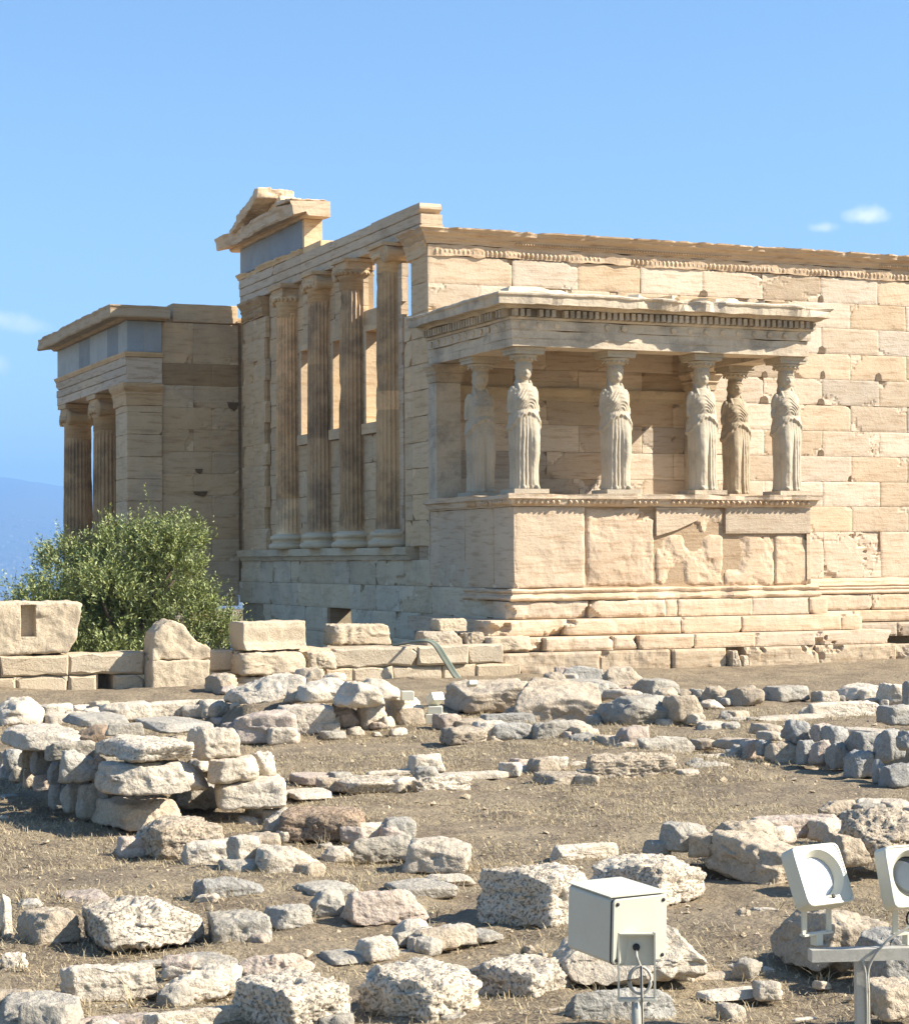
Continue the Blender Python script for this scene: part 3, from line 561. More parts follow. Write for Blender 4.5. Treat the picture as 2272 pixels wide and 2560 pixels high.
mb = MB(); mb.box(-2.55, -1.84, YN_+.02, 12.68, -3.2, 4.4, (.7, .66, .6))
z = -3.2
for k in range(15):
    z1 = min(-3.2+.5*(k+1)+.02, 3.98)
    if z1 <= z: break
    block(mb, (0, YN_-.05, 0), PX, SN, -2.607, -1.79, z, z1, depth=.5, chips=.1, csz=.1); block(mb, (-2.607, 0, 0), PY, WN, YN_-.046, 12.3, z, z1, depth=.3, chips=.06, csz=.08); block(mb, (-2.575, 0, 0), PY, WN, 12.305, 12.72, z, z1, depth=.3, chips=.0); z = z1
mb.build('pilaster', M['shade'], T)
mb = MB(); mould(mb, [(-2.6, 12.75), (-2.6, YN_-.05), (-1.79, YN_-.05)], [(-.6, 3.98), (.02, 3.98), (.035, 4.2), (.06, 4.24), (.045, 4.27), (.09, 4.33), (.12, 4.39), (.125, 4.475), (-.6, 4.475)], seg=.07, noise=.012, seed=16, tint=(.95, .88, .78)); mb.build('pilaster_capital', M['shade'], T)
mb = MB()
for k, (z0, z1, o) in enumerate(((4.48, 4.68, .0), (4.68, 4.87, .015), (4.87, 5.07, .03))):
    course(mb, (-2.607, 0, 0), PY, WN, [YN_-.05, 14.0, 16.3, 18.95], z0, z1, off=o, depth=.8, chips=.05)
block(mb, (0, YN_-.06, 0), PX, SN, -2.6, -1.79, 4.48, 5.07, off=.0, depth=.6, chips=.2)
mb.box(-2.57, .5, 18.1, 18.9, 4.48, 5.1)
mb.build('architrave', M['warm'], T)
mb = MB(); mould(mb, [(-2.607, 18.95), (-2.607, YN_-.06), (-1.79, YN_-.06)], [(-.5, 5.07), (.035, 5.07), (.05, 5.10), (.075, 5.14), (.08, 5.175), (-.5, 5.175)], noise=.005, seed=3, tint=(1.05, 1, .92)); mb.build('moulding', M['shade'], T)
mb = MB()
for a, b, t in ((YN_-.05, 12.35, (1.25, 1.22, 1.12)), (12.35, 13.4, (.85, .86, .85)), (13.4, 15.2, (1.3, 1.28, 1.2)), (15.2, 16.4, (.9, .91, .9)), (16.4, 18.9, (1.32, 1.3, 1.22))): block(mb, (-2.607, 0, 0), PY, WN, a, b, 5.18, 5.885, depth=.5, chips=0, tint=t)
block(mb, (0, YN_-.052, 0), PX, SN, -2.6, -2.2, 5.18, 5.885, depth=.4, chips=0, tint=(1.1, 1.15, 1.22)); block(mb, (0, YN_-.052, 0), PX, SN, -2.2, -1.795, 5.18, 5.885, depth=.4, chips=0, tint=(1.2, 1.22, 1.26))
mb.build('frieze', M['frieze'], T)
mb = MB(); mould(mb, [(-2.607, 19.0), (-2.607, YN_-.05), (-1.72, YN_-.05)], [(-.6, 5.89), (.08, 5.89), (.12, 5.93), (.14, 5.945), (.44, 5.90), (.47, 5.90), (.50, 5.93), (.505, 6.10), (.53, 6.14), (.53, 6.17), (-.6, 6.20)], seg=.12, noise=.012, chunk=.07, outmin=.35, seed=21, tint=(.86, .82, .74)); mb.build('cornice', M['warm'], T)
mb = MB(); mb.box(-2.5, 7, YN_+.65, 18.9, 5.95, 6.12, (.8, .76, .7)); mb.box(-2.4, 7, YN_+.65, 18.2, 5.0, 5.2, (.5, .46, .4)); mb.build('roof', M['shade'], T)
for i, (x, y) in enumerate(((-2.18, 15.15), (-2.18, 18.45), (1.0, 18.45))):
    mb = MB(); fluted(mb, (x, y), -3.1, 3.62, .405, .345, 12+i, drums=[1.6-.3*i, -.2-.1*i], tints=[(.72, .70, .66), (.82, .8, .76), (.9, .86, .8)], nz=50, wear=.003, per=4); col = mb.build('column', M['col'], T)
    b = MB(); b.lathe((x, y, -3.3), [(.55, 0), (.57, .05), (.54, .1), (.47, .12), (.47, .15), (.52, .17), (.53, .2), (.50, .24), (.41, .27)], 40); b.build('column_base', M['shade'], col)
    b = MB(); capital(b, (x, y), 3.60, 4.475, .345, WN, tint=(.95, .9, .82), tn=(1.0, .95, .88)); b.build('column_capital', M['shade'], col, disp=roughen(.008, 5, i+14))
# statue porch -----------------------------------------------------------
UP = [(0, 0), (0, -DW), (PW, -DW), (PW, 0)]
mb = MB(); mb.box(.06, PW-.06, -DW+.06, .0, -1.3, 1.315, (.7, .64, .56))
wb(mb, (0, -DW, 0), PX, SN, 0, 1.285, 0, 1.312, depth=.12, amp=.014, rnd=.02, chip=.05, deep=.06, patch=0, g=.028, tint=(1.0, .98, .96), only=(1, 2))
wb(mb, (0, -DW, 0), PX, SN, 1.31, 2.58, .0, 1.295, off=-.012, depth=.12, amp=.024, rnd=.05, chip=.19, deep=.075, patch=0, g=.028, tint=(.97, .93, .90))
wb(mb, (0, -DW, 0), PX, SN, 2.60, 3.905, .0, .86, off=-.03, depth=.12, amp=.045, rnd=.05, chip=.13, deep=.07, patch=0, g=.025, tint=(1.0, .95, .9))
wb(mb, (0, -DW, 0), PX, SN, 3.35, 3.905, .84, 1.305, off=-.025, depth=.12, amp=.04, rnd=.04, chip=.14, deep=.07, patch=0, g=.025, tint=(1.0, .95, .9))
mb.prism([(2.605, -DW-.001, 1.305), (3.50, -DW-.001, 1.305), (3.40, -DW-.001, 1.10), (2.98, -DW-.001, .93), (2.605, -DW-.001, .83)], (0, .1, 0), (.96, .95, .94))
wb(mb, (0, -DW, 0), PX, SN, 3.925, PW-.004, .87, 1.31, off=.004, depth=.12, amp=.001, rnd=.004, chip=0, tint=(.80, .80, .80))
wb(mb, (0, -DW, 0), PX, SN, 3.925, 4.90, -.005, .855, off=-.028, depth=.12, amp=.030, rnd=.03, chip=.08, deep=.05, patch=0, g=.025, tint=(1.02, .97, .92))
wb(mb, (0, -DW, 0), PX, SN, 4.905, PW-.01, -.005, .855, off=-.024, depth=.12, amp=.018, rnd=.03, chip=.1, deep=.05, patch=0, g=.025, tint=(1.03, .98, .92))
for a, b in ((-DW+.004, -2.75), (-2.75, -1.55), (-1.55, -.42), (-.42, .0)): wb(mb, (0, 0, 0), PY, WN, a, b, -.01, 1.31, off=0, depth=.09, chip=.09, amp=.006, tint=tv(.9, 1.0))
course(mb, (PW, 0, 0), PY, PX, [-DW+.005, -1.8, 0], 0, 1.31, depth=.08, chips=.1)
mb.build('podium', M['warm'], T)
mb = MB(); mould(mb, [(0, -.02), (0, -DW), (PW, -DW), (PW, -.02)], [(-.7, 1.315), (.01, 1.315), (.02, 1.335), (.06, 1.345), (.085, 1.395), (.09, 1.42), (.11, 1.435), (.15, 1.44), (.155, 1.485), (.165, 1.525), (-.7, 1.525)], seg=.09, noise=.007, chunk=.09, outmin=.05, seed=31)
L1 = int(DW/.1)
for i in range(int(PW/.105)):
    x = .03+i*.105
    if RN.random() < .12: continue
    mb.lathe((x, -DW-.075, 1.385), [(0, .042), (.025, .03), (.034, 0)], 8, (1, .96, .9), ax=((1, 0, 0), (0, 0, 1.25), (0, -1, 0)))
for i in range(L1):
    y = -.1-i*.1
    if RN.random() < .2 or y > -1.9: continue
    mb.lathe((-.075, y, 1.385), [(0, .042), (.025, .03), (.034, 0)], 8, (1, .96, .9), ax=((0, -1, 0), (0, 0, 1.25), (-1, 0, 0)))
mb.box(.5, PW-.5, -DW+.5, -.0, 1.40, 1.50); mb.build('podium_cap', M['warm'], T)
mb = MB(); mould(mb, [(0, -1.7), (0, -DW), (PW, -DW), (PW, -.02)], [(-.3, -.215), (.09, -.215), (.125, -.19), (.13, -.165), (.105, -.135), (.07, -.12), (.06, -.09), (.09, -.075), (.1, -.05), (.085, -.025), (.03, -.018), (-.3, -.018)], seg=.1, noise=.011, chunk=.20, outmin=.0, cf=.8, seed=35, tint=(1.02, .98, .93)); mb.build('podium_base', M['warm'], T)
for (y, z0, z1, js, e, dep) in ((-3.68, -.505, -.222, [-.14, 1.3, 1.32, 2.72, 2.95, 4.37, 5.5, 5.86], 0, 3.6), (-3.97, -.775, -.512, [-.62, .72, 2.85, 4.0, 5.95, 6.36], 1, 3.9), (-4.30, -1.008, -.782, [-.5, .2, 1.42, 1.9, 2.9, 4.05, 5.2, 6.74], 2, 4.2)):
    mb = MB()
    for a, b in zip(js[:-1], js[1:]):
        if b-a < .05: continue
        wb(mb, (0, y, 0), PX, SN, a, b, z0, z1, off=RN.uniform(-.015, .015)+(-.03 if a < 0 else 0), depth=.6, chip=.12 if a < 1.5 or b > 6.3 else .03, deep=.10, patch=0, amp=.022 if a < 1.5 else .007, rnd=.035 if a < 1.5 else .014, g=.028, tint=tv(.94, 1.06))
    mb.box(js[0]+.15, js[-1]-.05, y+.4, -.1, z0+.01, z1-.004); mb.build('step', M['warm'], T)
mb = MB()
for a, b, z0 in ((-.62, 1.1, -1.36), (1.1, 2.42, -1.36), (2.42, 3.42, -1.36), (3.82, 5.2, -1.36), (5.2, 6.75, -1.36), (6.78, 8.0, -1.38), (8.0, 10, -1.38), (10, 13, -1.38)): wb(mb, (0, -4.46, 0), PX, SN, a, b, z0-.15, -1.012 if a < 6.76 else -1.05, off=RN.uniform(-.03, .02), depth=.7, chip=.13, deep=.12, amp=.04, rnd=.04, patch=0, g=.035, tint=tuple(q*f for q, f in zip(tv(.70, .82), (.97, .97, .95))))
mb.box(-.2, 6.5, -3.9, -.3, -1.6, -1.012); mb.box(3.3, 3.93, -4.1, -3.9, -1.5, -1.013, (.5, .48, .45)); mb.build('foundation', M['warm'], T)
for (x, y) in ((0, -.36), (PW-.45, -.36)):
    mb = MB(); mb.box(x-.004, x+.46, y, .0, 1.53, 3.58, tv(.85, .95)); mould(mb, [(x, 0), (x, y), (x+.46, y), (x+.46, 0)], [(-.2, 3.585), (.015, 3.585), (.03, 3.70), (.06, 3.73), (.05, 3.76), (.09, 3.82), (.12, 3.86), (.12, 3.905), (-.2, 3.905)], noise=.004, seed=4, tint=(.9, .85, .78)); mb.build('pilaster', M['patina'], T)
mb = MB()
for k, (z0, z1, o) in enumerate(((3.912, 4.04, 0), (4.04, 4.18, .014), (4.18, 4.335, .028))):
    mould(mb, UP, [(-.56, z0), (o, z0), (o, z1), (-.56, z1)], seg=.12, noise=.004, chunk=.04, seed=40+k, tint=(1, 1, 1))
for i in range(18):
    if RN.random() < .12: continue
    mb.lathe((.16+i*.31, -DW-.028, 4.255), [(.0, .018), (.045, .018), (.052, .010), (.052, -.01)], 16, (1.06, 1.04, 1), ax=((1, 0, 0), (0, 0, 1), (0, -1, 0)))
for i in range(11): mb.lathe((-.028, -.2-i*.31, 4.255), [(.0, .018), (.045, .018), (.052, .010), (.052, -.01)], 16, (1.06, 1.04, 1), ax=((0, -1, 0), (0, 0, 1), (-1, 0, 0)))
mb.build('architrave', M['patina'], T)
mb = MB(); mould(mb, UP, [(-.5, 4.338), (.05, 4.338), (.065, 4.36), (.07, 4.375), (-.5, 4.375)], noise=.004, seed=44)
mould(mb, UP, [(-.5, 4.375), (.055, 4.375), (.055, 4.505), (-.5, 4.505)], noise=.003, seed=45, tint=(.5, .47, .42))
def dent(p, U_, N_):
    if RN.random() < .05: return
    t = tv(.7, 1.0); p = Vector(p); mb.obox(p+Vector(N_)*.105+Vector((0, 0, 4.437)), (U_, N_, PZ), (.034, .055, .06+RN.uniform(-.006, .002)), t)
for i in range(int((PW+.1)/.112)): dent((-.0+i*.112, -DW, 0), PX, SN)
for i in range(int(DW/.112)): dent((0, -DW+.05+i*.112, 0), PY, WN)
for i in range(int(DW/.112)): dent((PW, -DW+.05+i*.112, 0), PY, PX)
mb.build('dentil_course', M['patina'], T)
mb = MB(); mould(mb, UP, [(-.5, 4.508), (.17, 4.508), (.185, 4.53), (.215, 4.55), (.22, 4.562), (.37, 4.545), (.40, 4.55), (.405, 4.665), (.43, 4.69), (.435, 4.715), (.40, 4.74), (-.5, 4.765)], seg=.09, noise=.016, chunk=.30, outmin=.2, cf=1.0, seed=52); mb.build('cornice', M['patina'], T)
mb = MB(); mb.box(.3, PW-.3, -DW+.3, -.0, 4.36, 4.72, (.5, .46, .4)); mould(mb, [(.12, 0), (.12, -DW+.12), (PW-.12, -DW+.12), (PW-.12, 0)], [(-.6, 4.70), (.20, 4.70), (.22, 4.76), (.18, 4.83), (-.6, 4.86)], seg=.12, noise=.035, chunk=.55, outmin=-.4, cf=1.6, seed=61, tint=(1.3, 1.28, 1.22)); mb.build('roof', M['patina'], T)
mb = MB(); mould(mb, [(.46, 0), (PW-.45, 0)], [(-.02, 3.34), (.012, 3.34), (.02, 3.42), (.05, 3.47), (.08, 3.53), (.08, 3.57), (-.02, 3.57)], noise=.004, chunk=.03, seed=66, tint=(.8, .76, .68)); mb.build('moulding', M['patina'], T)
# ------------------------------------------------------------------ the six statues that carry the porch roof
def statue_meshes():
    na, nzz = 176, 210; th = np.linspace(0, 2*np.pi, na, endpoint=False)      # angle from the front (-Y), towards +X
    zz = np.concatenate([np.linspace(0, 1.74, 168), np.linspace(1.75, 2.085, 42)])
    kz = [0, .06, .3, .6, .95, 1.12, 1.28, 1.45, 1.56, 1.63, 1.68, 1.715, 1.745, 1.79, 1.815, 1.84, 1.90, 1.97, 2.03, 2.07, 2.085]
    ka = [.245, .236, .226, .232, .243, .234, .205, .194, .204, .196, .150, .115, .082, .075, .080, .092, .108, .118, .118, .108, .100]
    kb = [.225, .215, .205, .21, .215, .20, .185, .175, .155, .135, .115, .098, .082, .076, .088, .104, .120, .130, .128, .112, .104]
    ko = [0, 0, 0, 0, 0, 0, 0, .01, .02, .03, .035, .035, .03, .015, .0, -.008, -.01, -.005, 0, 0, 0]
    V = []
    X0, Y0 = np.sin(th), -np.cos(th)
    for z in zz:
        a, b, oy = np.interp(z, kz, ka), np.interp(z, kz, kb), np.interp(z, kz, ko)
        e = 2.5 if z < 1.5 else 2.15
        r = 1/np.power(np.abs(X0/a)**e+np.abs(Y0/b)**e, 1/e)
        fr = np.clip(-Y0, 0, 1); x = X0*r
        t = th.copy(); t[t > np.pi] -= 2*np.pi           # signed angle
        if z < 1.74:
            hem = 1.235-.27*np.clip(np.abs(t)/1.35, 0, 1)**1.5-.012*np.sin(t*17); over = 1/(1+np.exp(-(z-hem)/.008))
            side = 1/(1+np.exp((t-.12)/.10)); back = np.clip(np.abs(t)-1.9, 0, 1)
            wob = .16*vn(np.stack([t*3, t*0+z*2.0, t*0], -1), 3)
            f = np.abs(np.sin((t+wob*.35)*11.5+.5)); pl = (f**.55-.70)
            amp = .034*np.clip((1.2-z)/.35, .35, 1)*np.clip(side+back*.7+.16, 0, 1)
            r = r+(1-over)*pl*amp
            leg = np.exp(-((t-.50)/.42)**2); kn = np.exp(-((z-.66)/.26)**2)*.060+np.exp(-((z-.95)/.2)**2)*.026+np.clip((.5-z)/.5, 0, 1)*.012
            r = r+(1-over)*leg*kn
            r = r-(1-over)*.035*np.exp(-((t-.02)/.09)**2)*np.clip((1.05-z)/.5, 0, 1)
            r = r-(1-over)*.020*np.exp(-((t-1.12)/.10)**2)*np.clip((.95-z)/.4, 0, 1)
            r = r+over*.026+over*.016*np.exp(-((z-hem-.035)/.03)**2)
            ov = over*np.clip((1.68-z)/.06, 0, 1)
            r = r+ov*.008*np.sin((z+.9*(x-.05)**2*10*fr+.35*np.abs(x))*2*np.pi/.075+2.6*vn(np.stack([x*7, x*0+z*6, x*0], -1), 5))*fr*np.clip((z-1.26)/.08, 0, 1)
            r = r+ov*(.012*(np.abs(np.sin(t*13+.4))**.6-.6))*np.clip((np.abs(t)-.75)/.3, 0, 1)
            r = r-over*.022*np.exp(-((z-1.30)/.035)**2)*fr
            for s in (-1, 1): r = r+.040*np.exp(-((x-s*.098)/.062)**2-((z-1.475)/.065)**2)*fr
            r = r+.012*np.exp(-((z-.03)/.03)**2)*np.abs(np.sin(t*9))
        else:
            fa = np.exp(-(t/.95)**2)
            nose = np.exp(-(t/.13)**2)*(np.clip((1.955-z)/.065, 0, 1) if z > 1.893 else np.exp(-((z-1.893)/.008)**2))*.024*(1 if z > 1.86 else 0)
            eyes = (np.exp(-((np.abs(t)-.36)/.15)**2)*np.exp(-((z-1.945)/.013)**2))*-.010
            brow = np.exp(-((np.abs(t)-.33)/.25)**2)*np.exp(-((z-1.968)/.010)**2)*.006
            mouth = np.exp(-(t/.20)**2)*(-.007*np.exp(-((z-1.866)/.005)**2)+.006*np.exp(-((z-1.874)/.006)**2)+.006*np.exp(-((z-1.856)/.006)**2))
            chin = np.exp(-(t/.30)**2)*np.exp(-((z-1.828)/.018)**2)*.012
            r = r+nose+eyes+brow+mouth+chin
            hair = np.clip((np.abs(t)-.80)/.18, 0, 1)*np.clip((z-1.80)/.04, 0, 1); hair = np.maximum(hair, np.clip((z-1.985-.012*np.cos(t*2))/.012, 0, 1))
            r = r+hair*(.016+.006*np.sin(t*22+z*90))
        V.append(np.stack([X0*r, Y0*r+oy, np.full(na, z)], -1))
    mb = MB(); n = na; V = np.concatenate(V); m = len(zz)
    mb.add(V, [(j*n+i, j*n+(i+1) % n, (j+1)*n+(i+1) % n, (j+1)*n+i) for j in range(m-1) for i in range(n)]+[list(range(n))[::-1], list(range((m-1)*n, m*n))], smooth=True)
    # shoulders and broken upper arms, hair falling on the back
    for s, zl, rr in ((-1, 1.24, .056), (1, 1.27, .054)):
        mb.tube([(s*.12, .02, 1.65), (s*.18, .02, 1.645), (s*.210, .025, 1.59), (s*.232, .035, 1.48), (s*.242, .03, 1.36), (s*.245, .01, zl)], [.05, .06, .059, .052, .048, rr*.8], 16)
    mb.tube([(0, .09, 2.0), (0, .125, 1.9), (0, .13, 1.78), (0, .135, 1.62), (0, .14, 1.48)], [.09, .10, .095, .085, .05], 16)
    for s in (-1, 1): mb.tube([(s*.085, .05, 1.93), (s*.095, .03, 1.82), (s*.115, -.03, 1.72), (s*.115, -.105, 1.62)], [.03, .034, .03, .02], 10)
    for s, y in ((-.10, -.21), (.12, -.255)): mb.tube([(s, y+.1, .035), (s, y+.02, .032), (s, y-.03, .018)], [.05, .045, .022], 10)
    o = mb.build('figure', M['cream'])
    md = o.modifiers.new('r', 'REMESH'); md.mode = 'VOXEL'; md.voxel_size = .0095; md.use_smooth_shade = True
    me = bpy.data.meshes.new_from_object(o.evaluated_get(bpy.context.evaluated_depsgraph_get())); bpy.data.objects.remove(o)
    P = np.array([v.co for v in me.vertices]); P = P+np.stack([fbm(P*9+i*31, 60+i, 3) for i in range(3)], -1)*.004
    me.vertices.foreach_set('co', P.ravel()); me.materials.clear(); me.materials.append(M['cream']); me.polygons.foreach_set('use_smooth', [True]*len(me.polygons))
    a = me.attributes.new('tint', 'FLOAT_COLOR', 'FACE'); a.data.foreach_set('color', np.ones(len(me.polygons)*4))
    me.name = 'figure'; return me
FIG = statue_meshes()
FIG2 = FIG.copy(); P = np.array([v.co for v in FIG2.vertices]); P[:, 0] *= -1; FIG2.vertices.foreach_set('co', P.ravel()); FIG2.flip_normals()
SL = ['robed woman statue in full shade behind the left front corner of the porch', 'robed woman statue on the left front corner of the porch, chest brightly sunlit', 'robed woman statue alone in the middle of the dark opening, half in shade', 'robed woman statue next to the brown shaded one, third along the sunny front', 'brown-shaded robed woman statue standing behind the front row against the sunlit wall', 'robed woman statue on the right front corner, arm stump standing away from the body']
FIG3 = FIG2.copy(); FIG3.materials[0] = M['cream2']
CP = [(.33, -1.52), (.36, -3.22), (2.04, -3.22), (3.69, -3.22), (5.36, -1.52), (5.36, -3.22)]
for i, (x, y) in enumerate(CP):
    t = empty('caryatid_statue', (x, y, 1.527), SL[i], 'statue', 'statues carrying the porch roof')
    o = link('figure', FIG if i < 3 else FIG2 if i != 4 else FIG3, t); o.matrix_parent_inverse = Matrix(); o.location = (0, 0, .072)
    mb = MB(); mb.box(x-.31, x+.31, y-.29, y+.29, 1.530, 1.602, tv(.85, 1.0)); mb.build('plinth', M['patina' if i in (3, 4, 5) else 'cream'], t, disp=None)
    mb = MB(); zb = 1.60+2.055
    mb.lathe((x, y, zb), [(.115, -.02), (.125, 0), (.135, .02), (.128, .03), (.15, .045), (.19, .08), (.225, .115), (.235, .135), (.215, .15)], 40)
    for k in range(14):
        a = 2*math.pi*k/14; mb.lathe((x+math.cos(a)*.195, y+math.sin(a)*.195, zb+.088), [(0, .034), (.024, .026), (.036, 0)], 8, ax=((-math.sin(a), math.cos(a), 0), (-.45*math.cos(a), -.45*math.sin(a), 1), (math.cos(a), math.sin(a), -.4)))
    mb.box(x-.255, x+.255, y-.25, y+.25, zb+.145, zb+.20); mb.box(x-.275, x+.275, y-.27, y+.27, zb+.20, 3.909)
    mb.build('capital', M['cream'], t, disp=roughen(.006, 7, i))
# ------------------------------------------------------------------ squared block wall west of the porch
T2 = empty('block_wall', (-4.5, -4.2, -1.9), 'low wall of squared tan blocks running left from the porch foundation', 'stone wall')
mb = MB(); mb.box(-8.6, -6.98, -4.4, -3.9, -2.5, -.87); mb.box(-6.76, -.9, -4.4, -3.9, -2.5, -.87); mb.box(-7, -6.7, -4.05, -3.9, -2.5, -1.1, (.5, .5, .5)); mb.box(-7.05, -6.7, -4.3, -3.9, -1.14, -.87)
for js, a, b in (([-9.6, -8.38, -7.41, -6.3, -5.42, -4.95, -3.45, -2.05, -1.21, -.60], -1.155, -.85), ([-9.6, -8.16, -7.41, -7.0], -1.46, -1.16), ([-6.76, -6.3, -5.0, -3.55, -3.1, -2.44, -1.62, -1.07, -.32], -1.46, -1.16), ([-9.6, -8, -6.9, -5.6, -4.6, -3.6, -2.52, -2.05, -1.37, -.3], -1.9, -1.465)):
    for p, q in zip(js[:-1], js[1:]): block(mb, (0, -4.5, 0), PX, SN, p, q, a, b, off=RN.uniform(-.03, .03), depth=.6, chips=.3, csz=.07, bev=.022, jit=.012, gap=.006, tint=tv(.86, 1.05))
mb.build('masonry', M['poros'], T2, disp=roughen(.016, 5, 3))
def solid(name, mt, pts, y0, y1, label, cat, amp=.02, cuts=3, tint=(1, 1, 1), parts=None, seed=1, loc=None):
    c = np.mean(np.array(pts), 0); e = loc or (float(c[0]), (y0+y1)/2, min(p[1] for p in pts)); mb = MB(); mb.prism([(x, y0, z) for x, z in pts], (0, y1-y0, 0), tint)
    o = mb.build(name, M[mt], None, loc=e); densify(o, cuts, amp, 4.5, seed); return tag(o, label, cat)
o = solid('slotted_block', 'poros', [(-8.8, -.845), (-7.42, -.845), (-7.30, -.62), (-7.19, -.13), (-7.25, -.105), (-8.8, -.095)], -4.52, -3.6, 'huge squared tan block with a tall slot cut in its face', 'stone block', .02, 4, seed=3)
bpy.context.view_layer.update()
bmc = MB(); bmc.box(-8.09, -7.88, -4.7, -4.36, -.59, -.14); cut = bmc.build('cutter', M['poros'])
md = o.modifiers.new('b', 'BOOLEAN'); md.object = cut; md.operation = 'DIFFERENCE'; md.solver = 'EXACT'
bpy.context.view_layer.update(); me = bpy.data.meshes.new_from_object(o.evaluated_get(bpy.context.evaluated_depsgraph_get())); o.modifiers.clear(); o.data = me; bpy.data.objects.remove(cut)
solid('upright_block', 'poros', [(-6.30, -1.52), (-5.50, -1.52), (-5.43, -1.2), (-5.42, -.97), (-6.29, -.955)], -4.86, -4.25, 'upright pale block under the gable-shaped stone, in front of the wall', 'stone block', .018, seed=5)
solid('gable_block', 'poros', [(-6.29, -.95), (-5.42, -.965), (-5.42, -.80), (-5.60, -.70), (-5.82, -.44), (-5.98, -.37), (-6.12, -.43), (-6.25, -.56)], -4.84, -4.28, 'gable-shaped stone with a pointed top standing on the upright pale block', 'stone block', .022, seed=6)
mb = MB(); mp = [(-.36, 0), (-.33, .02), (-.30, .06), (-.30, .09), (-.27, .10), (-.27, .33), (-.255, .335), (-.255, .41), (.22, .41), (.30, .40), (.36, .34), (.30, .28), (.30, .22), (.35, .17), (.28, .10), (.2, .0)]
mb.prism([(-4.92, -4.45+y, -.845+z) for y, z in mp], (1.0, 0, 0)); o = mb.build('moulded_block', M['poros'], None, loc=(-4.42, -4.45, -.845)); densify(o, 3, .010, 5, 8); o.rotation_euler = (0, 0, R(4)); tag(o, 'pale architectural block with carved end mouldings lying on the block wall', 'stone block')
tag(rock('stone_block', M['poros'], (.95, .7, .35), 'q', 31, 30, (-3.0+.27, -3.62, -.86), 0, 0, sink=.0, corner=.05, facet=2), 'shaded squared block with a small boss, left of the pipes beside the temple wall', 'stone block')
for nm, sz, loc, sd, lab in (('stone_block', (1.06, .8, .37), (-4.48, -4.62, -1.225), 41, 'big pale block directly under the moulded block'), ('stone_block', (.46, .6, .30), (-3.72, -4.62, -1.17), 42, 'squarish pale block right of the big one under the moulded block'), ('stone_block', (.98, .7, .34), (-4.48, -4.62, -1.545), 43, 'lower pale block of the pile under the moulded block'),
                         ('stone_block', (.50, .4, .21), (-1.22, -3.75, -.67), 44, 'small grey block wedged against the temple above the pipes'), ('boulder', (.66, .45, .27), (-1.45, -3.9, -.915), 45, 'rounded tan stone beside the upper end of the pipes'), ('boulder', (.36, .4, .25), (-.93, -3.95, -.925), 46, 'dark squat stone between the pipes and the porch steps'), ('stone_block', (.78, .5, .25), (-.40, -4.1, -.985), 47, 'long rough tan block at the left end of the porch steps')):
    o = rock(nm, M['poros'] if 'block' in nm else M['st_t'], sz, 'b', sd, 22, loc, 0, 0, sink=0, corner=.07, facet=3); tag(o, lab, 'stone block' if 'block' in nm else 'boulder')
for x, s_, l_ in ((3.54, .17, 'pale cobble in the gap of the porch foundation, the larger of two'), (3.72, .12, 'thin dark cobble in the gap of the porch foundation')): tag(rock('boulder', M['st_t'], (s_*1.1, .25, s_*1.7), 'b', int(x*100), 10, (x, -4.42, -1.32)), l_, 'boulder')
for k, (x, y, z, s) in enumerate(((1.2, 4.6, -1.5, .6), (1.5, 5.2, -1.5, .75), (1.1, 5.5, -1.5, .5))): tag(rock('boulder', M['st_t'], (s, s, s*.9), 'r', 70+k, 14, (x, y, z)), ['rubble stone seen through the low doorway, on its right', 'tallest rubble stone seen through the low doorway', 'rubble stone seen through the low doorway, on its left'][k], 'boulder')
